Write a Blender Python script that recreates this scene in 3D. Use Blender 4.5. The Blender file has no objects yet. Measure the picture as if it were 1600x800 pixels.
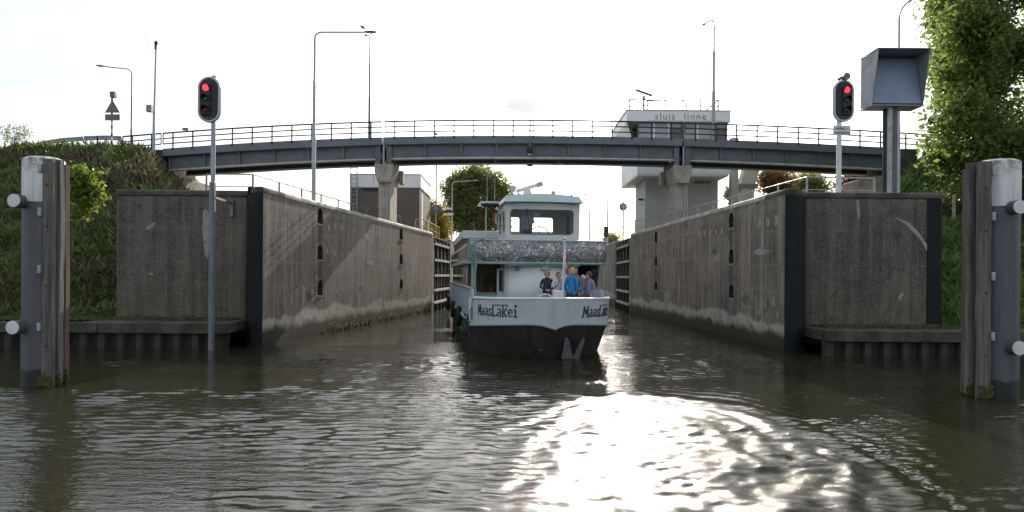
import bpy, bmesh, math, random
import numpy as np
from mathutils import Vector, Matrix, geometry

random.seed(11)
RNG = np.random.default_rng(11)
R = math.radians

# ------------------------------------------------------------------ camera, sky, sun, exposure
scene = bpy.context.scene
COL = scene.collection
FOC = 1066.67          # focal length in photo pixels (24 mm on 36 mm film, 1600 px wide)
ROLL = 0.0075
CAMZ = 2.5
cd = bpy.data.cameras.new('camera')
cam = bpy.data.objects.new('camera', cd)
COL.objects.link(cam)
cd.sensor_width = 36.0
cd.lens = 24.0
cd.shift_y = 30 / 1600
cd.clip_start = 0.1
cd.clip_end = 6000
ca, sa = math.cos(ROLL), math.sin(ROLL)
cam.matrix_world = Matrix(((ca, -sa, 0, 0), (0, 0, -1, 0), (sa, ca, 0, CAMZ), (0, 0, 0, 1)))
scene.camera = cam

SUN_AZ = math.atan(0.15)      # to the right of the view axis (+Y)
SUN_EL = R(25)
world = bpy.data.worlds.new('World')
scene.world = world
world.use_nodes = True
wn = world.node_tree
wn.nodes.clear()


def wnode(t, **kw):
    n = wn.nodes.new(t)
    for k, v in kw.items():
        setattr(n, k, v)
    return n


w_out = wnode('ShaderNodeOutputWorld')
w_bg = wnode('ShaderNodeBackground')
w_bg.inputs['Strength'].default_value = 0.10
w_sky = wnode('ShaderNodeTexSky', sky_type='NISHITA')
w_sky.sun_disc = False
w_sky.sun_elevation = SUN_EL
w_sky.sun_rotation = SUN_AZ
w_sky.air_density = 1.0
w_sky.dust_density = 2.5
w_sky.ozone_density = 1.0
# thin veil of high cloud over the whole sky
w_tc = wnode('ShaderNodeTexCoord')
w_sep = wnode('ShaderNodeSeparateXYZ')
wn.links.new(w_tc.outputs['Generated'], w_sep.inputs[0])
w_z = wnode('ShaderNodeMath', operation='MAXIMUM')
w_z.inputs[1].default_value = 0.0
wn.links.new(w_sep.outputs[2], w_z.inputs[0])
w_z2 = wnode('ShaderNodeMath', operation='ADD')
w_z2.inputs[1].default_value = 0.22
wn.links.new(w_z.outputs[0], w_z2.inputs[0])
w_div = wnode('ShaderNodeVectorMath', operation='DIVIDE')
w_cmb = wnode('ShaderNodeCombineXYZ')
for i in range(3):
    wn.links.new(w_z2.outputs[0], w_cmb.inputs[i])
wn.links.new(w_tc.outputs['Generated'], w_div.inputs[0])
wn.links.new(w_cmb.outputs[0], w_div.inputs[1])
w_map = wnode('ShaderNodeMapping')
w_map.inputs['Scale'].default_value = (0.8, 2.2, 0.0)
w_map.inputs['Rotation'].default_value = (0, 0, 0.35)
wn.links.new(w_div.outputs[0], w_map.inputs[0])
w_no = wnode('ShaderNodeTexNoise')
w_no.inputs['Scale'].default_value = 1.3
w_no.inputs['Detail'].default_value = 7
w_no.inputs['Roughness'].default_value = 0.55
wn.links.new(w_map.outputs[0], w_no.inputs['Vector'])
w_rmp = wnode('ShaderNodeMapRange')
w_rmp.inputs[1].default_value = 0.3
w_rmp.inputs[2].default_value = 0.72
w_rmp.inputs[3].default_value = 0.55
w_rmp.inputs[4].default_value = 0.88
wn.links.new(w_no.outputs[0], w_rmp.inputs[0])
w_mix = wnode('ShaderNodeMix', data_type='RGBA')
w_mix.inputs['B'].default_value = (7.5, 7.7, 8.0, 1)
wn.links.new(w_rmp.outputs[0], w_mix.inputs['Factor'])
wn.links.new(w_sky.outputs[0], w_mix.inputs['A'])
# the veil scatters sunlight forward: brighter towards the sun
w_nrm0 = wnode('ShaderNodeVectorMath', operation='NORMALIZE')
wn.links.new(w_tc.outputs['Generated'], w_nrm0.inputs[0])
w_dot = wnode('ShaderNodeVectorMath', operation='DOT_PRODUCT')
wn.links.new(w_nrm0.outputs[0], w_dot.inputs[0])
w_dot.inputs[1].default_value = (math.sin(SUN_AZ) * math.cos(SUN_EL), math.cos(SUN_AZ) * math.cos(SUN_EL), math.sin(SUN_EL))
w_dm = wnode('ShaderNodeMath', operation='MAXIMUM')
w_dm.inputs[1].default_value = 0.0
wn.links.new(w_dot.outputs['Value'], w_dm.inputs[0])
w_glow = None
for ex, am in ((10.0, 2.2), (60.0, 3.0)):
    pw_ = wnode('ShaderNodeMath', operation='POWER')
    pw_.inputs[1].default_value = ex
    wn.links.new(w_dm.outputs[0], pw_.inputs[0])
    ma_ = wnode('ShaderNodeMath', operation='MULTIPLY_ADD')
    ma_.inputs[1].default_value = am
    wn.links.new(pw_.outputs[0], ma_.inputs[0])
    if w_glow is None:
        ma_.inputs[2].default_value = 1.0
    else:
        wn.links.new(w_glow, ma_.inputs[2])
    w_glow = ma_.outputs[0]
w_veil = wnode('ShaderNodeVectorMath', operation='SCALE')
w_veil.inputs[0].default_value = (5.0, 5.25, 5.65)
w_cs = wnode('ShaderNodeMapRange')
w_cs.inputs[1].default_value = 0.32
w_cs.inputs[2].default_value = 0.68
w_cs.inputs[3].default_value = 0.56
w_cs.inputs[4].default_value = 1.10
wn.links.new(w_no.outputs[0], w_cs.inputs[0])
w_cm = wnode('ShaderNodeMath', operation='MULTIPLY')
wn.links.new(w_glow, w_cm.inputs[0])
wn.links.new(w_cs.outputs[0], w_cm.inputs[1])
wn.links.new(w_cm.outputs[0], w_veil.inputs['Scale'])
wn.links.new(w_veil.outputs[0], w_mix.inputs['B'])
# one small grey cloud low over the bridge
def dirdot(px, py):
    u, v = (px - 800) / FOC, (430 - py) / FOC
    return Vector((u * ca - v * sa, 1, u * sa + v * ca)).normalized()


w_sub = wnode('ShaderNodeVectorMath', operation='SUBTRACT')
w_nrm = wnode('ShaderNodeVectorMath', operation='NORMALIZE')
wn.links.new(w_tc.outputs['Generated'], w_nrm.inputs[0])
wn.links.new(w_nrm.outputs[0], w_sub.inputs[0])
w_sub.inputs[1].default_value = dirdot(818, 168)
w_scl = wnode('ShaderNodeVectorMath', operation='MULTIPLY')
w_scl.inputs[1].default_value = (8.5, 5, 36)
wn.links.new(w_sub.outputs[0], w_scl.inputs[0])
w_len = wnode('ShaderNodeVectorMath', operation='LENGTH')
wn.links.new(w_scl.outputs[0], w_len.inputs[0])
w_no2 = wnode('ShaderNodeTexNoise')
w_no2.inputs['Scale'].default_value = 17
w_no2.inputs['Detail'].default_value = 6
w_mp2 = wnode('ShaderNodeMapping')
w_mp2.inputs['Scale'].default_value = (1, 1, 2.6)
wn.links.new(w_nrm.outputs[0], w_mp2.inputs[0])
wn.links.new(w_mp2.outputs[0], w_no2.inputs['Vector'])
w_a = wnode('ShaderNodeMath', operation='MULTIPLY_ADD')
w_a.inputs[1].default_value = 2.4
wn.links.new(w_no2.outputs[0], w_a.inputs[0])
wn.links.new(w_len.outputs['Value'], w_a.inputs[2])
w_r2 = wnode('ShaderNodeMapRange')
w_r2.interpolation_type = 'SMOOTHSTEP'
w_r2.inputs[1].default_value = 1.2
w_r2.inputs[2].default_value = 2.3
w_r2.inputs[3].default_value = 0.86
w_r2.inputs[4].default_value = 0.0
wn.links.new(w_a.outputs[0], w_r2.inputs[0])
w_mix2 = wnode('ShaderNodeMix', data_type='RGBA')
w_mix2.inputs['B'].default_value = (1.7, 1.85, 2.15, 1)
wn.links.new(w_r2.outputs[0], w_mix2.inputs['Factor'])
wn.links.new(w_mix.outputs['Result'], w_mix2.inputs['A'])
wn.links.new(w_mix2.outputs['Result'], w_bg.inputs['Color'])
wn.links.new(w_bg.outputs[0], w_out.inputs[0])

sd = bpy.data.lights.new('sun', 'SUN')
sun = bpy.data.objects.new('sun', sd)
COL.objects.link(sun)
sd.energy = 3.0
sd.angle = R(0.53)
sd.color = (1.0, 0.90, 0.76)
_sd = Vector((math.sin(SUN_AZ) * math.cos(SUN_EL), math.cos(SUN_AZ) * math.cos(SUN_EL), math.sin(SUN_EL)))
sun.rotation_euler = _sd.to_track_quat('Z', 'Y').to_euler()
sun.location = (30, 120, 60)

scene.view_settings.view_transform = 'Standard'
scene.view_settings.look = 'None'
scene.view_settings.gamma = 1
scene.view_settings.exposure = 1.12
scene.cycles.max_bounces = 6
scene.cycles.transparent_max_bounces = 12
scene.cycles.sample_clamp_indirect = 4
scene.cycles.use_denoising = True


# ------------------------------------------------------------------ photo pixel -> place
def ray(px, py):
    u = (px - 800) / FOC
    v = (430 - py) / FOC
    return u * ca - v * sa, u * sa + v * ca


def W(px, py, Y):
    a, b = ray(px, py)
    return Vector((a * Y, Y, CAMZ + b * Y))


def on_level(px, py, z=0.0):
    a, b = ray(px, py)
    Y = (z - CAMZ) / b
    return Vector((a * Y, Y, z))


# ------------------------------------------------------------------ materials
MATS = {}


class NT:
    """little helper to write node trees"""

    def __init__(self, name):
        self.m = bpy.data.materials.new(name)
        self.m.use_nodes = True
        self.t = self.m.node_tree
        self.b = self.t.nodes['Principled BSDF']
        self.out = self.t.nodes['Material Output']
        self.tc = self.n('ShaderNodeTexCoord')
        self.P = self.tc.outputs['Object']
        MATS[name] = self.m

    def n(self, t, **kw):
        x = self.t.nodes.new(t)
        for k, v in kw.items():
            setattr(x, k, v)
        return x

    def l(self, a, b):
        self.t.links.new(a, b)

    def setin(self, sock, v):
        if isinstance(v, (int, float)):
            sock.default_value = v
        elif isinstance(v, tuple):
            sock.default_value = v if len(v) != 3 or sock.type == 'VECTOR' else (*v, 1)
        else:
            self.l(v, sock)

    def mp(self, scale=(1, 1, 1), vec=None, rot=(0, 0, 0)):
        x = self.n('ShaderNodeMapping')
        x.inputs['Scale'].default_value = scale
        x.inputs['Rotation'].default_value = rot
        self.l(vec or self.P, x.inputs[0])
        return x.outputs[0]

    def noise(self, scale, detail=4, rough=0.55, vec=None, dist=0.0):
        x = self.n('ShaderNodeTexNoise')
        x.inputs['Scale'].default_value = scale
        x.inputs['Detail'].default_value = detail
        x.inputs['Roughness'].default_value = rough
        x.inputs['Distortion'].default_value = dist
        self.l(vec or self.P, x.inputs['Vector'])
        return x.outputs[0]

    def voro(self, scale, vec=None, feature='F1', out='Distance', rnd=1.0):
        x = self.n('ShaderNodeTexVoronoi', feature=feature)
        x.inputs['Scale'].default_value = scale
        x.inputs['Randomness'].default_value = rnd
        self.l(vec or self.P, x.inputs['Vector'])
        return x.outputs[out]

    def math(self, op, a, b=0.0, c=0.0):
        x = self.n('ShaderNodeMath', operation=op)
        self.setin(x.inputs[0], a)
        self.setin(x.inputs[1], b)
        self.setin(x.inputs[2], c)
        return x.outputs[0]

    def ss(self, v, lo, hi, a=0.0, b=1.0):
        x = self.n('ShaderNodeMapRange')
        x.interpolation_type = 'SMOOTHSTEP'
        self.setin(x.inputs[0], v)
        for i, q in enumerate((lo, hi, a, b)):
            x.inputs[i + 1].default_value = q
        return x.outputs[0]

    def mix(self, f, a, b):
        x = self.n('ShaderNodeMix', data_type='RGBA')
        self.setin(x.inputs['Factor'], f)
        self.setin(x.inputs['A'], a)
        self.setin(x.inputs['B'], b)
        return x.outputs['Result']

    def xyz(self):
        x = self.n('ShaderNodeSeparateXYZ')
        self.l(self.P, x.inputs[0])
        return x.outputs

    def bump(self, h, strength=0.4, dist=0.02, prev=None):
        x = self.n('ShaderNodeBump')
        x.inputs['Strength'].default_value = strength
        x.inputs['Distance'].default_value = dist
        self.l(h, x.inputs['Height'])
        if prev is not None:
            self.l(prev, x.inputs['Normal'])
        return x.outputs[0]

    def fin(self, col, rough=0.6, metal=0.0, normal=None, spec=0.5):
        self.setin(self.b.inputs['Base Color'], col)
        self.setin(self.b.inputs['Roughness'], rough)
        self.setin(self.b.inputs['Metallic'], metal)
        self.b.inputs['Specular IOR Level'].default_value = spec
        if normal is not None:
            self.l(normal, self.b.inputs['Normal'])
        return self.m


def pm(name, c1, c2=None, scale=4.0, rough=0.55, metal=0.0, bump=0.15, bscale=40.0, stretch=(1, 1, 1), spec=0.5, lo=0.35, hi=0.68):
    t = NT(name)
    if c2 is None:
        c2 = tuple(x * 0.78 for x in c1)
    v = t.mp(stretch)
    f = t.ss(t.noise(scale, 6, 0.6, v), lo, hi)
    fine = t.noise(bscale, 3, 0.6, v)
    col = t.mix(f, c1, c2)
    col = t.mix(t.math('MULTIPLY', fine, 0.22), col, tuple(x * 0.55 for x in c1))
    rg = t.math('MULTIPLY_ADD', f, 0.15, rough)
    nb = t.bump(fine, bump, 0.01) if bump else None
    return t.fin(col, rg, metal, nb, spec)


def concrete_wall(name, lime=1.0, mossy=0.0):
    t = NT(name)
    x = t.xyz()
    z = x[2]
    big = t.noise(0.45, 6, 0.7)
    streak = t.noise(1.0, 5, 0.65, t.mp((3.2, 3.2, 0.16)))
    streak2 = t.noise(1.0, 4, 0.6, t.mp((9, 9, 0.35)))
    agg = t.noise(13, 5, 0.8)
    agg2 = t.voro(26)
    v = t.math('MULTIPLY_ADD', big, 0.62, t.math('MULTIPLY_ADD', streak, 0.75, t.math('MULTIPLY', streak2, 0.48)))
    v = t.math('MULTIPLY_ADD', agg, 0.55, t.math('ADD', v, 0.10))
    col = t.mix(t.ss(v, 1.00, 1.58), (0.026, 0.020, 0.015) if lime else (0.022, 0.018, 0.014), (0.285, 0.240, 0.194) if lime else (0.150, 0.126, 0.100))
    col = t.mix(t.ss(agg2, 0.42, 0.62, 0, 0.25), col, (0.28, 0.255, 0.22))
    col = t.mix(t.ss(t.noise(9, 3, 0.7), 0.58, 0.74, 0, 0.35), col, (0.026, 0.022, 0.018))
    # faint pour lines
    pour = t.noise(1.0, 3, 0.5, t.mp((0.05, 0.05, 1.7)))
    col = t.mix(t.ss(pour, 0.52, 0.66, 0, 0.28), col, (0.25, 0.225, 0.19) if lime else (0.15, 0.132, 0.11))
    fz = t.math('FRACT', t.math('MULTIPLY_ADD', z, 1 / 1.18, t.math('MULTIPLY', t.noise(0.7, 2), 0.05)))
    ln = t.math('MULTIPLY', t.ss(t.math('ABSOLUTE', t.math('SUBTRACT', fz, 0.5)), 0.022, 0.008), t.ss(t.noise(1.7, 4, 0.6), 0.42, 0.6, 0.0, 0.55))
    col = t.mix(ln, col, (0.30, 0.275, 0.24) if lime else (0.18, 0.16, 0.135))
    stain = t.noise(0.9, 6, 0.7, None, 0.8)
    col = t.mix(t.ss(stain, 0.54, 0.66, 0.0, 0.6), col, (0.045, 0.037, 0.029))
    col = t.mix(t.ss(stain, 0.40, 0.32, 0.0, 0.35), col, (0.34, 0.31, 0.265) if lime else (0.19, 0.17, 0.14))
    if lime > 0:
        edge = t.math('MULTIPLY_ADD', t.noise(1.0, 3, 0.5, t.mp((0.22, 0.22, 0.05))), 1.7, t.math('MULTIPLY', z, -1.0))
        edge = t.math('ADD', edge, t.math('MULTIPLY_ADD', t.noise(1.0, 6, 0.7, t.mp((1.6, 1.6, 0.25))), 0.8, -0.15))
        lm = t.math('MULTIPLY', t.ss(edge, 0.0, 0.16), t.ss(t.math('MULTIPLY_ADD', t.noise(1.6, 4), 0.5, z), 0.55, 0.85))
        lm = t.math('MULTIPLY', lm, t.ss(t.noise(3.1, 5, 0.7), 0.30, 0.55, 0.35, 0.95 * lime))
        col = t.mix(lm, col, (0.42, 0.385, 0.33))
        drip = t.math('MULTIPLY', t.ss(t.noise(1.0, 4, 0.6, t.mp((2.6, 2.6, 0.2))), 0.62, 0.67), t.ss(z, 2.6, 0.9))
        col = t.mix(t.math('MULTIPLY', drip, 0.7), col, (0.40, 0.37, 0.32))
    low = t.math('MULTIPLY_ADD', t.noise(1.3, 5, 0.65), -0.75, z)
    col = t.mix(t.ss(low, 0.42, 0.02), col, (0.040, 0.033, 0.018))
    col = t.mix(t.ss(t.math('MULTIPLY_ADD', t.noise(2.2, 4, 0.6), -0.35, z), 0.05, -0.10), col, (0.020, 0.020, 0.012))
    if mossy:
        mm = t.math('MULTIPLY', t.ss(z, 2.7, 0.8), t.ss(t.noise(1.4, 5, 0.65), 0.42, 0.7))
        col = t.mix(t.math('MULTIPLY', mm, mossy), col, (0.085, 0.088, 0.035))
        tp = t.ss(t.math('MULTIPLY_ADD', t.noise(2.4, 5, 0.7), 0.6, z), 5.45, 5.75)
        col = t.mix(t.math('MULTIPLY', tp, 0.8), col, (0.045, 0.043, 0.035))
    nb = t.bump(agg, 0.5, 0.02)
    nb = t.bump(agg2, 0.35, 0.015, nb)
    return t.fin(col, 0.82, 0, nb, 0.3)


def build_materials():
    concrete_wall('wall_concrete', 1.0)
    concrete_wall('front_concrete', 0.0, 0.75)
    pm('coping', (0.42, 0.39, 0.34), (0.22, 0.20, 0.17), 2.5, 0.75, bump=0.4, bscale=25)
    pm('cap_concrete', (0.085, 0.076, 0.058), (0.034, 0.034, 0.022), 1.6, 0.85, bump=0.5, bscale=22)
    pm('black_plate', (0.008, 0.010, 0.012), (0.017, 0.019, 0.021), 1.2, 0.7, bump=0.25, bscale=14, stretch=(2, 2, 0.3), spec=0.25)
    pm('pale_mortar', (0.34, 0.315, 0.275), (0.24, 0.22, 0.19), 5, 0.85, bump=0.4, bscale=30)
    pm('stain_dark', (0.060, 0.052, 0.044), (0.12, 0.105, 0.088), 3, 0.85, bump=0.4, bscale=20, stretch=(6, 6, 0.5))
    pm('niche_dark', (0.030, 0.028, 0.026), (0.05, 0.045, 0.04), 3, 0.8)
    pm('sheet_steel', (0.022, 0.019, 0.016), (0.050, 0.044, 0.036), 2.2, 0.7, bump=0.4, bscale=20, stretch=(2, 2, 0.4))
    pm('pier_concrete', (0.36, 0.325, 0.275), (0.24, 0.215, 0.18), 1.6, 0.8, bump=0.3, bscale=28)
    pm('paving', (0.36, 0.335, 0.29), (0.25, 0.23, 0.20), 1.5, 0.85, bump=0.3, bscale=20)
    pm('bridge_steel', (0.115, 0.134, 0.155), (0.092, 0.107, 0.123), 0.9, 0.42, bump=0.08, bscale=30, stretch=(1, 1, 1.5))
    pm('bridge_light', (0.135, 0.155, 0.175), (0.11, 0.127, 0.143), 0.9, 0.45, bump=0.08)
    pm('flange_pale', (0.50, 0.49, 0.45), (0.36, 0.35, 0.33), 1.5, 0.5, bump=0.1)
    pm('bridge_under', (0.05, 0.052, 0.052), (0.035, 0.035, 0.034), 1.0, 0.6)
    pm('rail_steel', (0.030, 0.030, 0.030), (0.045, 0.042, 0.040), 4, 0.6, bump=0.1)
    pm('galvanised', (0.38, 0.40, 0.41), (0.27, 0.285, 0.295), 5, 0.5, 0.3, bump=0.1)
    pm('pole_grey', (0.36, 0.40, 0.42), (0.28, 0.315, 0.335), 3, 0.42, 0.25, bump=0.08)
    pm('pole_dark', (0.12, 0.135, 0.14), (0.17, 0.185, 0.19), 4, 0.5, bump=0.1)
    pm('white_paint', (0.70, 0.71, 0.70), (0.58, 0.59, 0.58), 2, 0.42, bump=0.08)
    pm('black_paint', (0.012, 0.013, 0.014), (0.022, 0.022, 0.023), 4, 0.5, bump=0.1)
    pm('signal_rim', (0.48, 0.53, 0.55), (0.40, 0.44, 0.46), 3, 0.4, bump=0.05)
    pm('panel_slate', (0.19, 0.245, 0.32), (0.17, 0.225, 0.295), 1.3, 0.35, bump=0.05)
    pm('box_grey', (0.25, 0.275, 0.29), (0.20, 0.22, 0.235), 1.5, 0.45, bump=0.06)
    pm('post_dark', (0.14, 0.13, 0.128), (0.10, 0.095, 0.093), 1.5, 0.6, bump=0.1, stretch=(2, 2, 0.4))
    pm('blue_gauge', (0.07, 0.10, 0.155), (0.11, 0.14, 0.19), 6, 0.5)
    pm('gauge_steel', (0.22, 0.235, 0.245), (0.13, 0.13, 0.125), 3, 0.5, 0.3, stretch=(3, 3, 0.4))
    pm('yellow_rail', (0.48, 0.34, 0.06), (0.36, 0.26, 0.06), 4, 0.5, bump=0.1)
    pm('gate_beam', (0.36, 0.335, 0.29), (0.24, 0.215, 0.175), 2.5, 0.75, bump=0.4, bscale=24)
    pm('gate_dark', (0.030, 0.034, 0.036), (0.05, 0.05, 0.046), 2, 0.6, bump=0.3, bscale=20)
    pm('fascia_white', (0.86, 0.87, 0.88), (0.80, 0.81, 0.82), 1.2, 0.45, bump=0.05)
    pm('tower_grey', (0.46, 0.465, 0.465), (0.40, 0.405, 0.405), 1.0, 0.75, bump=0.15)
    pm('tower_soffit', (0.72, 0.72, 0.70), (0.64, 0.64, 0.62), 1.0, 0.6, bump=0.05)
    pm('letter_grey', (0.24, 0.245, 0.25), None, 3, 0.5, bump=0)
    pm('beige_stair', (0.46, 0.43, 0.37), (0.38, 0.355, 0.305), 1.3, 0.7)
    pm('timber', (0.165, 0.148, 0.132), (0.070, 0.062, 0.054), 1.4, 0.85, bump=0.7, bscale=16, stretch=(9, 9, 0.5))
    pm('timber_red', (0.13, 0.085, 0.07), (0.07, 0.05, 0.04), 1.4, 0.85, bump=0.7, bscale=16, stretch=(9, 9, 0.5))
    pm('rust', (0.16, 0.08, 0.04), (0.07, 0.045, 0.03), 8, 0.8, bump=0.4)
    pm('moss', (0.045, 0.052, 0.010), (0.085, 0.092, 0.014), 12, 0.9, bump=0.6, bscale=50)
    pm('bark', (0.10, 0.08, 0.06), (0.055, 0.045, 0.035), 3, 0.9, bump=0.8, bscale=18, stretch=(4, 4, 0.7))
    pm('dead_wood', (0.30, 0.265, 0.22), (0.18, 0.155, 0.125), 5, 0.85, bump=0.5)
    pm('soil', (0.055, 0.050, 0.028), (0.045, 0.060, 0.020), 1.2, 0.95, bump=0.8, bscale=9)
    pm('lawn', (0.055, 0.090, 0.028), (0.075, 0.105, 0.034), 1.4, 0.95, bump=0.8, bscale=9)
    pm('far_field', (0.10, 0.12, 0.05), (0.14, 0.14, 0.07), 0.05, 0.95, bump=0.2)
    pm('asphalt', (0.055, 0.055, 0.055), (0.07, 0.07, 0.068), 2, 0.85, bump=0.4)
    pm('bird_grey', (0.05, 0.05, 0.055), (0.12, 0.12, 0.125), 9, 0.7)
    # boat
    pm('boat_grey', (0.60, 0.65, 0.645), (0.50, 0.545, 0.54), 1.2, 0.36, bump=0.08, bscale=7, stretch=(3.5, 3.5, 0.45))
    pm('boat_white', (0.66, 0.68, 0.665), (0.59, 0.61, 0.595), 0.9, 0.38, bump=0.05)
    pm('boat_side', (0.42, 0.49, 0.53), (0.35, 0.41, 0.45), 1.0, 0.4, bump=0.06)
    pm('boat_green', (0.28, 0.38, 0.35), (0.23, 0.32, 0.295), 1.6, 0.4, bump=0.06)
    pm('roof_green', (0.47, 0.58, 0.56), (0.41, 0.51, 0.49), 1.1, 0.4, bump=0.05)
    pm('hull_black', (0.034, 0.031, 0.030), (0.058, 0.052, 0.048), 1.1, 0.42, bump=0.15, bscale=8, stretch=(3, 3, 0.7))  # black lifted to dark grey: veiling glare put into the colour
    pm('boat_wood', (0.17, 0.098, 0.062), (0.10, 0.060, 0.040), 1.6, 0.5, bump=0.2, stretch=(7, 7, 0.6))
    pm('boat_deck', (0.26, 0.30, 0.29), (0.20, 0.23, 0.225), 1.5, 0.7)
    pm('side_wood', (0.38, 0.325, 0.26), (0.28, 0.235, 0.185), 1.4, 0.5, bump=0.15, stretch=(1, 3, 5))
    pm('interior_shade', (0.020, 0.021, 0.023), (0.03, 0.03, 0.032), 2, 0.7)
    pm('letter_black', (0.016, 0.016, 0.018), None, 3, 0.45, bump=0)
    pm('anchor_grey', (0.20, 0.20, 0.205), (0.13, 0.13, 0.13), 3, 0.5, bump=0.3)
    pm('rope_green', (0.10, 0.24, 0.21), (0.16, 0.32, 0.28), 12, 0.8, bump=0.5)
    pm('net_green', (0.02, 0.075, 0.062), (0.05, 0.12, 0.10), 12, 0.9, bump=0.6)
    pm('rubber', (0.015, 0.015, 0.015), (0.028, 0.027, 0.026), 8, 0.8, bump=0.3)
    pm('amber', (0.80, 0.33, 0.02), (0.70, 0.26, 0.02), 4, 0.25, bump=0)
    pm('red_gloss', (0.55, 0.04, 0.03), None, 4, 0.3, bump=0)
    pm('flag_red', (0.62, 0.10, 0.04), (0.5, 0.08, 0.03), 4, 0.8)
    pm('flag_blue', (0.08, 0.13, 0.38), None, 4, 0.8)
    pm('flag_white', (0.75, 0.74, 0.72), None, 4, 0.8)
    pm('plant_green', (0.03, 0.07, 0.025), (0.05, 0.10, 0.03), 20, 0.8)
    # people
    pm('skin', (0.46, 0.28, 0.21), (0.40, 0.235, 0.17), 9, 0.5, bump=0.05)
    pm('eye', (0.02, 0.015, 0.012), None, 9, 0.2, bump=0)
    pm('lips', (0.34, 0.14, 0.12), None, 9, 0.4, bump=0)
    t = NT('blouse_dark')
    sp = t.voro(42)
    t.fin(t.mix(t.ss(sp, 0.28, 0.16), (0.018, 0.019, 0.026), (0.20, 0.20, 0.22)), 0.8)
    pm('top_white', (0.56, 0.56, 0.60), (0.42, 0.42, 0.50), 12, 0.85)
    pm('jacket_blue', (0.014, 0.21, 0.50), (0.010, 0.155, 0.40), 7, 0.7)
    pm('jacket_purple', (0.26, 0.235, 0.35), (0.19, 0.17, 0.265), 8, 0.8)
    pm('top_check', (0.30, 0.30, 0.33), (0.10, 0.10, 0.12), 25, 0.8)
    pm('shirt_pale_blue', (0.30, 0.42, 0.55), (0.24, 0.345, 0.46), 6, 0.8)
    pm('trouser_dark', (0.025, 0.026, 0.032), None, 6, 0.85)
    pm('trouser_beige', (0.42, 0.36, 0.27), None, 6, 0.85)
    pm('hair_grey', (0.34, 0.27, 0.20), (0.22, 0.17, 0.125), 14, 0.6, stretch=(3, 3, 1))
    pm('hair_brown', (0.085, 0.048, 0.030), (0.045, 0.026, 0.018), 14, 0.55, stretch=(3, 3, 1))
    pm('hair_blond', (0.52, 0.37, 0.20), (0.36, 0.24, 0.125), 14, 0.6, stretch=(3, 3, 1))
    pm('hair_white', (0.58, 0.55, 0.52), (0.45, 0.42, 0.40), 14, 0.6, stretch=(3, 3, 1))

    # pebble print on the boat's upper band
    t = NT('pebble_print')
    v = t.mp((1, 1, 1.25))
    vo = t.n('ShaderNodeTexVoronoi')
    vo.inputs['Scale'].default_value = 8.2
    t.l(v, vo.inputs['Vector'])
    edge = t.voro(8.2, v, 'DISTANCE_TO_EDGE')
    hs = t.n('ShaderNodeSeparateColor')
    t.l(vo.outputs['Color'], hs.inputs[0])
    c = t.mix(hs.outputs[0], (0.14, 0.148, 0.16), (0.48, 0.48, 0.49))
    c = t.mix(t.ss(hs.outputs[1], 0.62, 0.85, 0, 0.75), c, (0.33, 0.235, 0.195))
    c = t.mix(t.ss(hs.outputs[2], 0.80, 0.92, 0, 0.8), c, (0.66, 0.64, 0.62))
    c = t.mix(t.ss(edge, 0.09, 0.01), c, (0.035, 0.035, 0.04))
    t.fin(c, 0.5, 0, t.bump(edge, 0.15, 0.01))

    # brick and slate cladding of the machine house
    t = NT('house_brick')
    br = t.n('ShaderNodeTexBrick')
    sw = t.n('ShaderNodeCombineXYZ')
    x = t.xyz()
    t.l(t.math('ADD', x[0], x[1]), sw.inputs[0])
    t.l(x[2], sw.inputs[1])
    t.l(sw.outputs[0], br.inputs['Vector'])
    br.inputs['Scale'].default_value = 2.0
    br.inputs['Brick Width'].default_value = 0.42
    br.inputs['Row Height'].default_value = 0.40
    br.inputs['Mortar Size'].default_value = 0.016
    br.offset = 0.0
    br.inputs['Color1'].default_value = (0.145, 0.118, 0.105, 1)
    br.inputs['Color2'].default_value = (0.115, 0.095, 0.086, 1)
    br.inputs['Mortar'].default_value = (0.17, 0.15, 0.14, 1)
    c = t.mix(t.ss(t.noise(2, 5), 0.3, 0.75, 0, 0.35), br.outputs['Color'], (0.09, 0.076, 0.07))
    t.fin(c, 0.75, 0, t.bump(br.outputs['Fac'], 0.3, -0.01))

    # leaves: reflect and let light through
    def leaf(name, c1, c2, c3, trans=0.5):
        t = NT(name)
        g = t.n('ShaderNodeNewGeometry')
        r = g.outputs['Random Per Island']
        c = t.mix(t.ss(r, 0.0, 0.8), c1, c2)
        c = t.mix(t.ss(r, 0.82, 0.95), c, c3)
        t.fin(c, 0.5, 0, None, 0.35)
        tr = t.n('ShaderNodeBsdfTranslucent')
        t.l(t.mix(0.5, c, tuple(min(1, q * 2.2) for q in c2)), tr.inputs[0])
        mx = t.n('ShaderNodeMixShader')
        mx.inputs[0].default_value = trans
        t.l(t.b.outputs[0], mx.inputs[1])
        t.l(tr.outputs[0], mx.inputs[2])
        t.l(mx.outputs[0], t.out.inputs[0])

    leaf('leaf_green', (0.075, 0.120, 0.030), (0.130, 0.180, 0.042), (0.24, 0.23, 0.06), 0.6)
    leaf('leaf_dark', (0.040, 0.060, 0.018), (0.068, 0.092, 0.025), (0.11, 0.11, 0.035))
    leaf('leaf_autumn', (0.10, 0.075, 0.025), (0.16, 0.085, 0.03), (0.20, 0.14, 0.04))
    leaf('leaf_yellow', (0.17, 0.125, 0.018), (0.24, 0.17, 0.02), (0.13, 0.11, 0.02))
    leaf('leaf_far', (0.13, 0.15, 0.06), (0.18, 0.195, 0.07), (0.25, 0.22, 0.08), 0.6)  # paler than near leaves: distant haze and backlight put into the colour
    leaf('leaf_bush', (0.085, 0.125, 0.018), (0.14, 0.185, 0.028), (0.18, 0.19, 0.04))
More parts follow.
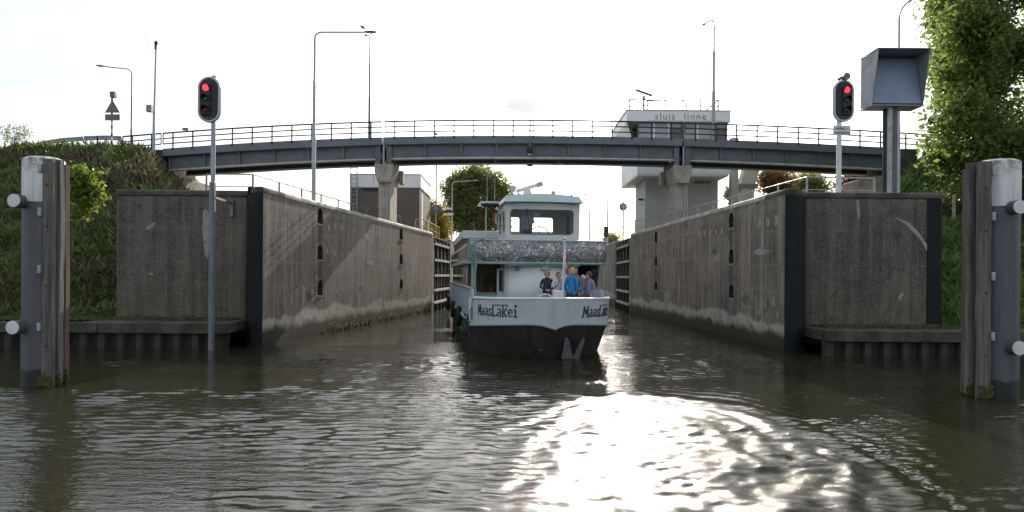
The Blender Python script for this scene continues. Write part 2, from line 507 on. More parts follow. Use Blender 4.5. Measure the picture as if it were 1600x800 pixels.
    leaf('grass_dark', (0.058, 0.072, 0.024), (0.088, 0.100, 0.034), (0.13, 0.11, 0.055), 0.4)
    leaf('grass_green', (0.065, 0.110, 0.030), (0.10, 0.150, 0.040), (0.14, 0.16, 0.055), 0.45)
    leaf('grass_dry', (0.13, 0.105, 0.065), (0.085, 0.072, 0.040), (0.19, 0.155, 0.10), 0.35)

    leaf('grass_lawn', (0.075, 0.135, 0.035), (0.105, 0.175, 0.045), (0.14, 0.18, 0.06), 0.4)

    # lamps
    for nm, c, e in (('lamp_red', (1.0, 0.03, 0.05), 1.5),):
        t = NT(nm)
        t.fin((0.4, 0.01, 0.015), 0.3)
        t.b.inputs['Emission Color'].default_value = (*c, 1)
        t.b.inputs['Emission Strength'].default_value = e
    pm('lens_green', (0.015, 0.10, 0.065), None, 6, 0.15, bump=0)
    pm('lens_dull_red', (0.13, 0.022, 0.02), None, 6, 0.15, bump=0)
    pm('lens_clear', (0.55, 0.56, 0.55), None, 6, 0.12, bump=0)

    # window glass: clear with a fresnel reflection
    t = NT('glass')
    tr = t.n('ShaderNodeBsdfTransparent')
    tr.inputs[0].default_value = (0.86, 0.90, 0.89, 1)
    gl = t.n('ShaderNodeBsdfGlossy')
    gl.inputs['Roughness'].default_value = 0.03
    fr = t.n('ShaderNodeFresnel')
    fr.inputs[0].default_value = 1.5
    mx = t.n('ShaderNodeMixShader')
    t.l(fr.outputs[0], mx.inputs[0])
    t.l(tr.outputs[0], mx.inputs[1])
    t.l(gl.outputs[0], mx.inputs[2])
    t.l(mx.outputs[0], t.out.inputs[0])
    t = NT('dark_glass')
    t.fin((0.035, 0.042, 0.046), 0.06, 0, None, 0.7)
    t = NT('pale_glass')
    t.fin((0.30, 0.31, 0.31), 0.12, 0, None, 0.7)

    # dolphin steel: paint with scuffs, wet weed at the foot
    t = NT('pile_steel')
    z = t.xyz()[2]
    sc = t.noise(1.0, 5, 0.65, t.mp((4, 4, 0.4)))
    c = t.mix(t.ss(sc, 0.35, 0.7), (0.088, 0.094, 0.102), (0.060, 0.064, 0.070))
    c = t.mix(t.ss(t.noise(7, 4, 0.7), 0.62, 0.72, 0, 0.5), c, (0.14, 0.12, 0.10))
    c = t.mix(t.ss(t.math('MULTIPLY_ADD', t.noise(6, 4), -0.22, z), 0.30, 0.22), c, (0.012, 0.013, 0.010))
    t.fin(c, 0.5, 0, t.bump(sc, 0.1, 0.01))
    t = NT('pile_white')
    sc = t.noise(1.0, 6, 0.7, t.mp((6, 6, 0.7)))
    c = t.mix(t.ss(sc, 0.36, 0.72), (0.62, 0.63, 0.62), (0.44, 0.445, 0.43))
    z = t.xyz()[2]
    c = t.mix(t.math('MULTIPLY', t.ss(z, 4.55, 5.0), t.ss(t.noise(9, 5, 0.7), 0.42, 0.6)), c, (0.20, 0.19, 0.16))
    t.fin(c, 0.55, 0, t.bump(sc, 0.1, 0.01))

    # water: murky green brown, rippled
    t = NT('water')
    at = t.n('ShaderNodeAttribute')
    at.attribute_name = 'wash'
    wash = at.outputs['Fac']
    fine = t.noise(1.0, 3, 0.55, t.mp((3.0, 10.0, 1)), 0.4)
    fine2 = t.noise(1.0, 2, 0.5, t.mp((9, 24, 1), rot=(0, 0, 0.15)))
    calm = t.ss(t.noise(1.0, 4, 0.6, t.mp((0.16, 0.30, 1))), 0.36, 0.60, 0.2, 1.0)
    h = t.math('MULTIPLY_ADD', fine2, 0.5, fine)
    nb = t.n('ShaderNodeBump')
    t.l(calm, nb.inputs['Strength'])
    nb.inputs['Distance'].default_value = 0.012
    t.l(h, nb.inputs['Height'])
    boil = t.math('ADD', t.noise(6, 6, 0.7, t.mp((0.8, 2.0, 1)), 1.0), t.math('MULTIPLY', t.noise(22, 3, 0.6, t.mp((0.8, 1.8, 1))), 0.40))
    nb2 = t.n('ShaderNodeBump')
    t.l(wash, nb2.inputs['Strength'])
    nb2.inputs['Distance'].default_value = 0.010
    t.l(boil, nb2.inputs['Height'])
    t.l(nb.outputs[0], nb2.inputs['Normal'])
    t.fin((0.022, 0.0215, 0.0115), t.math('MULTIPLY_ADD', wash, 0.055, 0.025), 0, nb2.outputs[0], 0.5)
    t.b.inputs['IOR'].default_value = 1.333


build_materials()


# ------------------------------------------------------------------ mesh helpers
class MB:
    def __init__(self):
        self.v, self.f, self.mi = [], [], []

    def add(self, vs, fs, mi=0):
        o = len(self.v)
        self.v += [tuple(q) for q in vs]
        self.f += [tuple(o + i for i in f) for f in fs]
        self.mi += [mi] * len(fs)
        return self

    def box(self, c, s, rz=0.0, mi=0, rx=0.0, ry=0.0):
        hx, hy, hz = s[0] / 2, s[1] / 2, s[2] / 2
        M = Matrix.Rotation(rz, 3, 'Z') @ Matrix.Rotation(ry, 3, 'Y') @ Matrix.Rotation(rx, 3, 'X')
        c = Vector(c)
        vs = [c + M @ Vector((x, y, z)) for x in (-hx, hx) for y in (-hy, hy) for z in (-hz, hz)]
        return self.add(vs, [(0, 1, 3, 2), (4, 6, 7, 5), (0, 4, 5, 1), (2, 3, 7, 6), (0, 2, 6, 4), (1, 5, 7, 3)], mi)

    def bx(self, x0, x1, y0, y1, z0, z1, mi=0):
        return self.box(((x0 + x1) / 2, (y0 + y1) / 2, (z0 + z1) / 2), (abs(x1 - x0), abs(y1 - y0), abs(z1 - z0)), 0, mi)

    def beam(self, p, q, w, h, mi=0):
        """rectangular bar from p to q, width w (level) and height h"""
        p, q = Vector(p), Vector(q)
        d = (q - p).normalized()
        up = Vector((0, 0, 1))
        if abs(d.z) > 0.97:
            up = Vector((0, 1, 0))
        s = d.cross(up).normalized()
        u = s.cross(d).normalized()
        vs = [e + s * a * w / 2 + u * b * h / 2 for e in (p, q) for a, b in ((-1, -1), (1, -1), (1, 1), (-1, 1))]
        return self.add(vs, [(0, 1, 2, 3), (7, 6, 5, 4), (0, 4, 5, 1), (1, 5, 6, 2), (2, 6, 7, 3), (3, 7, 4, 0)], mi)

    def tube(self, pts, r, n=8, mi=0, cap=True):
        pts = [Vector(p) for p in pts]
        rs = r if isinstance(r, (list, tuple)) else [r] * len(pts)
        rings = []
        prev = None
        for i, p in enumerate(pts):
            d = (pts[min(i + 1, len(pts) - 1)] - pts[max(i - 1, 0)]).normalized()
            if prev is None:
                a = d.cross(Vector((0, 0, 1)))
                if a.length < 0.05:
                    a = d.cross(Vector((0, 1, 0)))
            else:
                a = prev - d * prev.dot(d)
            a.normalize()
            prev = a
            b = d.cross(a)
            rings.append([p + (a * math.cos(2 * math.pi * k / n) + b * math.sin(2 * math.pi * k / n)) * rs[i] for k in range(n)])
        vs = [q for rg in rings for q in rg]
        fs = []
        for i in range(len(rings) - 1):
            for k in range(n):
                fs.append((i * n + k, i * n + (k + 1) % n, (i + 1) * n + (k + 1) % n, (i + 1) * n + k))
        if cap:
            fs.append(tuple(range(n - 1, -1, -1)))
            fs.append(tuple((len(rings) - 1) * n + k for k in range(n)))
        return self.add(vs, fs, mi)

    def prism(self, poly, z0, z1, mi=0):
        n = len(poly)
        vs = [(p[0], p[1], z0) for p in poly] + [(p[0], p[1], z1) for p in poly]
        fs = [tuple(range(n - 1, -1, -1)), tuple(range(n, 2 * n))]
        fs += [(k, (k + 1) % n, n + (k + 1) % n, n + k) for k in range(n)]
        return self.add(vs, fs, mi)

    def plate(self, poly, nrm, mi=0):
        """flat 3-D polygon thickened by vector nrm"""
        n = len(poly)
        poly = [Vector(p) for p in poly]
        nrm = Vector(nrm)
        vs = poly + [p + nrm for p in poly]
        fs = [tuple(range(n - 1, -1, -1)), tuple(range(n, 2 * n))]
        fs += [(k, (k + 1) % n, n + (k + 1) % n, n + k) for k in range(n)]
        return self.add(vs, fs, mi)

    def lathe(self, prof, c, n=16, mi=0, axis='Z'):
        vs, fs = [], []
        for r, h in prof:
            for k in range(n):
                t = 2 * math.pi * k / n
                if axis == 'Z':
                    vs.append((c[0] + r * math.cos(t), c[1] + r * math.sin(t), c[2] + h))
                else:
                    vs.append((c[0] + r * math.cos(t), c[1] + h, c[2] + r * math.sin(t)))
        m = len(prof)
        for i in range(m - 1):
            for k in range(n):
                fs.append((i * n + k, i * n + (k + 1) % n, (i + 1) * n + (k + 1) % n, (i + 1) * n + k))
        fs.append(tuple(range(n - 1, -1, -1)))
        fs.append(tuple((m - 1) * n + k for k in range(n)))
        return self.add(vs, fs, mi)

    def ball(self, c, s, n=10, m=7, mi=0):
        vs, fs = [], []
        for i in range(m + 1):
            ph = math.pi * i / m
            rr, zz = math.sin(ph), -math.cos(ph)
            rr = max(rr, 0.02)
            for k in range(n):
                t = 2 * math.pi * k / n
                vs.append((c[0] + s[0] * rr * math.cos(t), c[1] + s[1] * rr * math.sin(t), c[2] + s[2] * zz))
        for i in range(m):
            for k in range(n):
                fs.append((i * n + k, i * n + (k + 1) % n, (i + 1) * n + (k + 1) % n, (i + 1) * n + k))
        fs.append(tuple(range(n - 1, -1, -1)))
        fs.append(tuple(m * n + k for k in range(n)))
        return self.add(vs, fs, mi)

    def sheet(self, grid, mi=0):
        """grid[i][j] of points -> quads"""
        m, n = len(grid), len(grid[0])
        vs = [p for row in grid for p in row]
        fs = [(i * n + j, i * n + j + 1, (i + 1) * n + j + 1, (i + 1) * n + j) for i in range(m - 1) for j in range(n - 1)]
        return self.add(vs, fs, mi)

    def build(self, name, mats, parent=None, smooth=True, bevel=0.0, local=False, angle=35, fix=True):
        off = Vector((0, 0, 0))
        if parent is not None and not local:
            q = parent
            while q is not None:
                off += q.location
                q = q.parent
        me = bpy.data.meshes.new(name)
        me.from_pydata([(v[0] - off.x, v[1] - off.y, v[2] - off.z) for v in self.v], [], self.f)
        if isinstance(mats, str):
            mats = [mats]
        for m in mats:
            me.materials.append(MATS[m])
        if len(mats) > 1:
            me.polygons.foreach_set('material_index', self.mi)
        if fix:
            bm = bmesh.new()
            bm.from_mesh(me)
            bmesh.ops.recalc_face_normals(bm, faces=bm.faces)
            bm.to_mesh(me)
            bm.free()
        if smooth:
            me.shade_smooth()
            me.set_sharp_from_angle(angle=R(angle))
        o = bpy.data.objects.new(name, me)
        COL.objects.link(o)
        if parent is not None:
            o.parent = parent
        if bevel:
            bv = o.modifiers.new('bevel', 'BEVEL')
            bv.width = bevel
            bv.segments = 2
            bv.limit_method = 'ANGLE'
        return o


def tag(o, label=None, cat=None, group=None, kind=None):
    if label:
        o['label'] = label
    if cat:
        o['category'] = cat
    if group:
        o['group'] = group
    if kind:
        o['kind'] = kind
    return o


def empty(name, loc, label=None, cat=None, group=None, rz=0.0):
    o = bpy.data.objects.new(name, None)
    COL.objects.link(o)
    o.location = loc
    o.rotation_euler = (0, 0, rz)
    o.empty_display_size = 0.3
    return tag(o, label, cat, group)


def copy_tree(o, parent=None):
    c = o.copy()
    COL.objects.link(c)
    c.parent = parent
    for ch in list(o.children):
        copy_tree(ch, c)
    return c


def raw_mesh(name, verts, quads, mat, parent=None, smooth=False, nv=4):
    me = bpy.data.meshes.new(name)
    verts = np.asarray(verts, dtype=np.float32)
    quads = np.asarray(quads, dtype=np.int32)
    me.vertices.add(len(verts))
    me.vertices.foreach_set('co', verts.ravel())
    me.loops.add(quads.size)
    me.loops.foreach_set('vertex_index', quads.ravel())
    me.polygons.add(len(quads))
    me.polygons.foreach_set('loop_start', np.arange(0, quads.size, nv, dtype=np.int32))
    me.materials.append(MATS[mat])
    me.update(calc_edges=True)
    me.validate()
    if smooth:
        me.shade_smooth()
    o = bpy.data.objects.new(name, me)
    COL.objects.link(o)
    if parent is not None:
        o.parent = parent
    return o


def smooth_noise(x, y, seed=0):
    """value noise on numpy arrays"""
    rg = np.random.default_rng(seed)
    T = rg.random((256, 256))
    xi, yi = np.floor(x).astype(int), np.floor(y).astype(int)
    fx, fy = x - xi, y - yi
    fx = fx * fx * fx * (fx * (fx * 6 - 15) + 10)
    fy = fy * fy * fy * (fy * (fy * 6 - 15) + 10)
    g = lambda a, b: T[a % 256, b % 256]
    return (g(xi, yi) * (1 - fx) + g(xi + 1, yi) * fx) * (1 - fy) + (g(xi, yi + 1) * (1 - fx) + g(xi + 1, yi + 1) * fx) * fy


def fbm(x, y, oct=4, seed=0, gain=0.5):
    s, a, t = 0.0, 1.0, 0.0
    for i in range(oct):
        s = s + a * smooth_noise(x * 2 ** i + 17.3 * i, y * 2 ** i + 5.1 * i, seed + i)
        t += a
        a *= gain
    return s / t


# ------------------------------------------------------------------ layout
WALL_Z = 5.46
AX = 0.042                                     # lock axis: dX per dY
L0, L1 = Vector((-8.47, 23.2)), Vector((-5.57, 47.67))
R0, R1 = Vector((9.04, 22.64)), Vector((8.19, 47.11))
LFX0, LFX1, LFY = -14.15, -9.45, 24.35          # front face of the left block
RFX0, RFX1, RFY = 10.10, 14.85, 23.55           # front face of the right block
DECK_Y0, DECK_Y1 = 41.5, 44.75


def deck_z(X):
    k = 0.0019 if X < 1.2 else 0.0012
    return 10.99 - k * (X - 1.2) ** 2


# ------------------------------------------------------------------ water
def build_water():
    xs = np.concatenate([[-1500, -400, -120, -60, -30, -20, -15, -12.5], np.arange(-11.5, 13.01, 0.055), [14, 16, 20, 30, 60, 120, 400, 1500]])
    ys = np.concatenate([[-60, -10, 0, 3, 5], np.arange(6.2, 12, 0.038), np.arange(12, 15, 0.05), np.arange(15, 22, 0.08), np.arange(22, 34, 0.16), [36, 40, 45, 50, 60, 80, 120, 200, 400, 900, 2500]])
    X, Y = np.meshgrid(xs, ys, indexing='ij')
    fade = np.clip((X + 12) / 1.5, 0, 1) * np.clip((13 - X) / 1.5, 0, 1) * np.clip((Y - 5) / 1.0, 0, 1) * np.clip((34 - Y) / 10, 0, 1)
    # propeller wash: a turning pool of rough water on the right
    pts = [(560, 830), (640, 770), (705, 715), (760, 678), (830, 648), (880, 628), (1000, 612), (1130, 624), (1240, 652), (1330, 690), (1400, 735), (1450, 785), (1480, 830)]
    P = np.array([on_level(a, b)[:2] for a, b in pts])
    d = np.full(X.shape, 1e9)
    for i in range(len(P) - 1):
        a, b = P[i], P[i + 1]
        ab = b - a
        t = np.clip(((X - a[0]) * ab[0] + (Y - a[1]) * ab[1]) / (ab @ ab), 0, 1)
        d = np.minimum(d, np.hypot(X - a[0] - t * ab[0], Y - a[1] - t * ab[1]))
    # inside test
    inside = np.zeros(X.shape, bool)
    Q = np.vstack([P, [[P[-1][0], 3.0], [P[0][0], 3.0]]])
    j = len(Q) - 1
    for i in range(len(Q)):
        xi, yi, xj, yj = Q[i][0], Q[i][1], Q[j][0], Q[j][1]
        c = ((yi > Y) != (yj > Y)) & (X < (xj - xi) * (Y - yi) / (yj - yi + 1e-9) + xi)
        inside ^= c
        j = i
    sdist = np.where(inside, d, -d)
    wob = (fbm(X * 0.8, Y * 0.8, 3, 40) - 0.5) * 1.2
    lft = np.clip((3.2 - X) / 4.0, 0, 1)
    wid = 0.8 + 4.5 * lft
    m = np.clip((sdist + wob * 0.6 * np.clip(wid, 0.5, 2.0) + 0.12 + 1.6 * lft) / wid, 0, 1)
    m = m * m * (3 - 2 * m)
    # ripples everywhere, driven by a light breeze towards the camera
    H = np.zeros(X.shape)
    rg = np.random.default_rng(5)
    patch = np.clip((fbm(X * 0.22 + 3, Y * 0.38, 4, 60) - 0.36) * 4.2, 0.10, 1.0)
    for k in range(46):
        lam = 0.17 * (2.3 ** rg.random())
        ang = math.pi / 2 + rg.normal(0, 0.30)
        kx, ky = math.cos(ang) * 2 * math.pi / lam, math.sin(ang) * 2 * math.pi / lam
        amp = 0.0050 * lam ** 1.0
        warp = 1.6 * smooth_noise(X * 0.5 + k, Y * 0.5, 80 + k)
        H += amp * np.sin(kx * X + ky * Y + rg.random() * 6.28 + warp) * np.where(lam < 0.6, patch, 0.6 + 0.4 * patch)
    # wash: curling ridges that follow the rim plus boiling lumps
    wx = X + 1.1 * (fbm(X * 0.55, Y * 0.55, 4, 20) - 0.5)
    wy = Y + 1.1 * (fbm(X * 0.55 + 9, Y * 0.55 + 4, 4, 25) - 0.5)
    boil = (fbm(wx * 0.9, wy * 1.5, 4, 30, 0.5) - 0.5) * 0.10
    ridg = 1 - np.abs(2 * fbm(wx * 0.8 + 30, wy * 1.9, 4, 35, 0.55) - 1)
    ridg = (ridg ** 3) * 0.045
    chop = (fbm(wx * 3.2, wy * 5.0, 3, 50, 0.65) - 0.5) * 0.016
    ww = np.zeros(X.shape)
    for k in range(44):
        lam = 0.15 * (3.0 ** rg.random())
        ang = math.pi / 2 + rg.normal(0, 0.85)
        kx, ky = math.cos(ang) * 2 * math.pi / lam, math.sin(ang) * 2 * math.pi / lam
        ww += 0.0049 * lam * np.sin(kx * (X + 0.35 * (wx - X)) + ky * (Y + 0.35 * (wy - Y)) + rg.random() * 6.28 + 2.5 * smooth_noise(X * 0.9 + k, Y * 0.9, 180 + k))
    bands = 0.72 + 0.26 * np.sin(sdist * 2 * math.pi / 0.95 + wob * 7) * np.exp(-np.clip(sdist, 0, None) / 1.5)
    rim = 0.024 * np.exp(-np.abs(sdist - 0.15) / 0.25) + 0.022 * np.sin(sdist * 2 * math.pi / 0.62 + wob * 6) * np.exp(-np.clip(sdist, 0, None) / 1.6)
    outr = np.clip((X - 1.5) / 2.0, 0, 1) * (0.004 + 0.014 * fbm(X * 0.9, Y * 0.9, 2, 71)) * np.sin(sdist * 2 * math.pi / 0.40 + wob * 5) * np.exp(-np.clip(-sdist, 0, None) / 0.8)
    H = H * (1 - 0.3 * m) + m * (boil + ridg + chop + rim + ww * bands) + (1 - m) * outr
    H *= fade
    V = np.stack([X, Y, H], -1).reshape(-1, 3)
    n0, n1 = X.shape
    idx = np.arange(n0 * n1).reshape(n0, n1)
    q = np.stack([idx[:-1, :-1], idx[1:, :-1], idx[1:, 1:], idx[:-1, 1:]], -1).reshape(-1, 4)
    o = raw_mesh('water', V, q, 'water', smooth=True)
    at = o.data.attributes.new('wash', 'FLOAT', 'POINT')
    at.data.foreach_set('value', (m * fade).astype(np.float32).ravel())
    tag(o, kind='structure')


build_water()


# ------------------------------------------------------------------ banks and ground
def left_h(X, Y):
    sl = 0.86 + np.maximum(Y - 24.6, 0) * 0.57
    xt = -14.6 - (Y - 26) * 0.23
    h = np.minimum(np.minimum(sl, 9.85), 5.44 + np.maximum(xt - X, 0) * 1.15)
    return h


def right_h(X, Y):
    sl = 0.84 + np.maximum(Y - 23.9, 0) * 0.58
    sl = np.where(sl > 5.0, np.minimum(np.maximum(5.0, 5.0 + (Y - 34.0) * 0.7), 9.9), sl)
    xt = 16.2 + (Y - 26) * 0.30
    return np.minimum(np.minimum(sl, 9.95), 5.44 + np.maximum(X - xt, 0) * 1.1)


def bank(fn, xs, ys, mat, seed):
    X, Y = np.meshgrid(xs, ys, indexing='ij')
    Z = fn(X, Y)
    bump = (fbm(X * 0.7, Y * 0.7, 4, seed) - 0.5) * 0.7
    Z = Z + np.where((Z > 1.0) & (np.abs(Z - 5.44) > 0.02), bump, 0)
    V = np.stack([X, Y, Z], -1).reshape(-1, 3)
    n0, n1 = X.shape
    idx = np.arange(n0 * n1).reshape(n0, n1)
    q = np.stack([idx[:-1, :-1], idx[1:, :-1], idx[1:, 1:], idx[:-1, 1:]], -1).reshape(-1, 4)
    o = raw_mesh('river_bank', V, q, mat, smooth=True)
    return tag(o, kind='structure')


bank(left_h, np.concatenate([[-300, -120, -70, -45], np.arange(-36, -14.1, 0.4), [-14.12]]),
     np.concatenate([np.arange(22.45, 46, 0.4), [48, 52, 60, 90, 200, 400]]), 'soil', 3)
bank(right_h, np.concatenate([[14.83], np.arange(15, 40, 0.4), [45, 70, 120, 300]]),
     np.concatenate([np.arange(21.7, 46, 0.4), [48, 52, 60, 90, 200, 400]]), 'lawn', 4)

# paved tops behind the lock walls and the far land
m = MB()
m.add([(-14.14, 26, 5.42), (-9.2, 26, 5.42), (-6.4, 47.6, 5.42), (-6.2, 56.2, 5.42), (9.5 * AX - 6.0, 90, 5.42), (-3.0, 400, 5.42), (-60, 400, 5.42), (-22, 47, 5.42)], [(0, 1, 2, 3, 4, 5, 6, 7)])
tag(m.build('pavement', 'paving'), kind='structure')
m = MB()
m.add([(14.84, 26, 5.42), (9.9, 26, 5.42), (9.0, 47.1, 5.42), (9.3, 55.5, 5.42), (10.6, 90, 5.42), (24, 400, 5.42), (90, 400, 5.42), (23, 47, 5.42)], [(0, 1, 2, 3, 4, 5, 6, 7)])
tag(m.build('pavement', 'paving'), kind='structure')
m = MB()
m.add([(-3000, 60, 5.30), (-9, 60, 5.30), (-2, 400, 5.30), (24, 400, 5.30), (12, 60, 5.30), (3000, 60, 5.30), (3000, 5000, 5.30), (-3000, 5000, 5.30)], [(0, 1, 2, 7), (2, 3, 6, 7), (3, 4, 5, 6)])
tag(m.build('ground', 'far_field'), kind='structure')


# ------------------------------------------------------------------ lock walls
def on_wall(p0, p1, px, py):
    a, b = ray(px, py)
    d = (p1 - p0).normalized()
    s = (a * p0.y - p0.x) / (d.x - a * d.y)
    Y = p0.y + d.y * s
    return s, CAMZ + b * Y


def arch(s0, s1, za, zb):
    r = (s1 - s0) / 2
    pts = [(s0, za), (s1, za)]
    for k in range(7):
        t = math.pi * k / 6
        pts.append(((s0 + s1) / 2 + r * math.cos(t), zb - r + r * math.sin(t)))
    return pts


def wall_panel(root, p0, p1, s0, s1, z0, z1, holes, thick, mat, side):
    """panel of a wall running p0->p1; side=+1 when the visible face looks to +normal"""
    d = (p1 - p0).normalized()
    nrm = Vector((d.y, -d.x)) * side

    def P(s, z, depth=0.0):
        q = p0 + d * s - nrm * depth
        return Vector((q.x, q.y, z))

    outer = [(s0, z0), (s1, z0), (s1, z1), (s0, z1)]
    loops = [outer] + holes
    flat = [q for lp in loops for q in lp]
    tris = geometry.tessellate_polygon([[Vector((a, b, 0)) for a, b in lp] for lp in loops])
    m = MB()
    m.add([P(a, b) for a, b in flat], tris)
    for h in holes:
        n = len(h)
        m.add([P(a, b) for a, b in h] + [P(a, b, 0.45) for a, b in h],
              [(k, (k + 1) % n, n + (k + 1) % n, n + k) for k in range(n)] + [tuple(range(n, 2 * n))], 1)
    m.add([P(a, b) for a, b in outer] + [P(a + (2.2 if a < 0.5 else 0), b, thick) for a, b in outer],
          [(k, (k + 1) % 4, 4 + (k + 1) % 4, 4 + k) for k in range(4)] + [(4, 5, 6, 7)])
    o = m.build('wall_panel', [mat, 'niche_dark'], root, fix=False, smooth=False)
    bm = bmesh.new()
    bm.from_mesh(o.data)
    bmesh.ops.remove_doubles(bm, verts=bm.verts, dist=0.0005)
    bmesh.ops.recalc_face_normals(bm, faces=bm.faces)
    bm.to_mesh(o.data)
    bm.free()
    for h in holes:      # small mooring bar and pale sill in each niche
        sa_, sb_ = h[0][0], h[1][0]
        mm = MB()
        mm.tube([P((sa_ + sb_) / 2, h[0][1] + 0.06, 0.2), P((sa_ + sb_) / 2, h[0][1] + 0.40, 0.2)], 0.07, 10)
        mm.build('niche_bollard', 'rust', o)
        mm = MB()
        mm.plate([P(sa_, h[0][1] + 0.005, 0.30), P(sb_, h[0][1] + 0.005, 0.30), P(sb_, h[0][1] + 0.005, -0.02), P(sa_, h[0][1] + 0.005, -0.02)], (0, 0, 0.05))
        mm.build('niche_sill', 'pale_mortar', o)
    return o, P


def coping_run(root, pts, inward, mat='coping'):
    """rounded coping along a polyline of plan points; inward is the plan direction of the body"""
    prof = [(-0.015, -0.20), (-0.015, -0.10), (0.01, -0.045), (0.05, -0.012), (0.12, 0.0), (0.75, 0.012), (0.75, -0.2)]
    g = []
    for k, p in enumerate(pts):
        iw = inward[k]
        g.append([(p[0] + iw[0] * a, p[1] + iw[1] * a, WALL_Z + b) for a, b in prof] + [(p[0] + iw[0] * prof[0][0], p[1] + iw[1] * prof[0][0], WALL_Z + prof[0][1])])
    m = MB()
    m.sheet(g)
    n = len(prof) + 1
    m.f.append(tuple(range(n - 1)))
    m.f.append(tuple(len(g) * n - n + k for k in range(n - 1)))
    m.mi += [0, 0]
    return m.build('coping', mat, root, angle=60)


def jag_patch(P, s, z, w, h, dep=-0.004, n=10, rough=0.3):
    pts = []
    for k in range(n):
        t = 2 * math.pi * k / n
        q = 1 + random.uniform(-rough, rough)
        pts.append(P(s + w / 2 * math.cos(t) * q, z + h / 2 * math.sin(t) * q, dep))
    return pts


def flare_wall(p0, p1, side, label, niches, joints, patches, blots, fx0, fx1, fy, dx_corner):
    root = empty('lock_wall', (p0.x, p0.y, 0), label, 'wall', 'lock entrance walls')
    ln = (p1 - p0).length
    cuts = [0.0] + sorted(on_wall(p0, p1, px, 400)[0] for px in joints) + [ln]
    hs = []
    for px, ws, rows in niches:
        for ya, yb in rows:
            s, zb = on_wall(p0, p1, px, ya)
            za = on_wall(p0, p1, px, yb)[1]
            hs.append((s - ws / 2, s + ws / 2, za, zb))
    Pf = None
    for a, b in zip(cuts[:-1], cuts[1:]):
        hol = [arch(*h) for h in hs if a < h[0] < b]
        o, Pf = wall_panel(root, p0, p1, a + (0.012 if a else 0), b - 0.012, -1.5, WALL_Z - 0.19, hol, 1.6, 'wall_concrete', side)
    d = (p1 - p0).normalized()
    nrm = Vector((d.y, -d.x)) * side
    for h0, h1 in zip(hs[:-1], hs[1:]):
        if abs(h0[0] - h1[0]) < 0.4 and h0[2] > h1[3]:
            sm = (h0[0] + h0[1]) / 2
            m = MB()
            g = []
            for k in range(7):
                z = h1[3] + 0.03 + (h0[2] - h1[3] - 0.06) * k / 6
                ww_ = 0.20 + random.uniform(-0.04, 0.06)
                g.append([Pf(sm - ww_, z, -0.003), Pf(sm + ww_ * 0.9, z, -0.003)])
            m.sheet(g)
            m.build('run_stain', 'stain_dark', root, smooth=False)
    for px, py, w, h in patches:
        s, z = on_wall(p0, p1, px, py)
        m = MB()
        m.plate([Pf(s - w / 2, z - h / 2, -0.004), Pf(s + w / 2, z - h / 2 + 0.02, -0.004), Pf(s + w / 2, z + h / 2, -0.004), Pf(s - w / 2, z + h / 2 - 0.02, -0.004)], (-nrm.x * 0.003, -nrm.y * 0.003, 0))
        m.build('repair_patch', 'pale_mortar', root, smooth=False)
    for px, py, w, h in blots:
        s, z = on_wall(p0, p1, px, py)
        m = MB()
        m.plate(jag_patch(Pf, s, z, w, h), (-nrm.x * 0.003, -nrm.y * 0.003, 0))
        m.build('lime_stain', 'pale_mortar', root, smooth=False)
    # black corner plate from the water up, rounded in plan
    cpts = []
    c0 = Vector((dx_corner, fy))
    for k in range(9):
        t = k / 8
        mid = Vector((dx_corner + (p0.x - dx_corner) * 0.55, p0.y - 0.10))
        q = c0 * (1 - t) ** 2 + mid * 2 * t * (1 - t) + p0 * t * t
        cpts.append(q)
    back = Vector((p0.x - side * 0.9, p0.y + 1.6))
    m = MB()
    m.prism([tuple(q) for q in cpts] + [tuple(back)], -1.5, WALL_Z - 0.19)
    m.build('corner_plate', 'black_plate', root)
    # front panel facing the river
    m = MB()
    xa, xb = min(fx0, fx1), max(fx0, fx1)
    m.bx(xa, xb, fy, fy + 2.2, 0.2, WALL_Z - 0.19)
    m.build('front_panel', 'front_concrete', root, bevel=0.10)
    inw = [(0, 1)] + [(0, 1)] + [((-nrm.x) * (k / 8) * 0.9, 0.5 + 0.5 * (1 - k / 8)) for k in range(9)] + [(-nrm.x, -nrm.y)]
    outer_x = fx0 if side > 0 else fx1
    pts = [(outer_x, fy), ((outer_x + dx_corner) / 2, fy)] + [tuple(q) for q in cpts] + [tuple(p0 + d * 1.6)]
    coping_run(root, pts, inw, 'cap_concrete')
    coping_run(root, [tuple(p0 + d * (1.62 + (ln - 1.62) * k / 14)) for k in range(15)], [(-nrm.x, -nrm.y)] * 15)
    if side < 0:       # the far end of the right block is blackened
        m = MB()
        m.bx(xb - 0.62, xb + 0.012, fy - 0.012, fy + 2.1, 0.85, WALL_Z - 0.2)
        m.build('end_plate', 'black_plate', root, bevel=0.09)
    return root, Pf


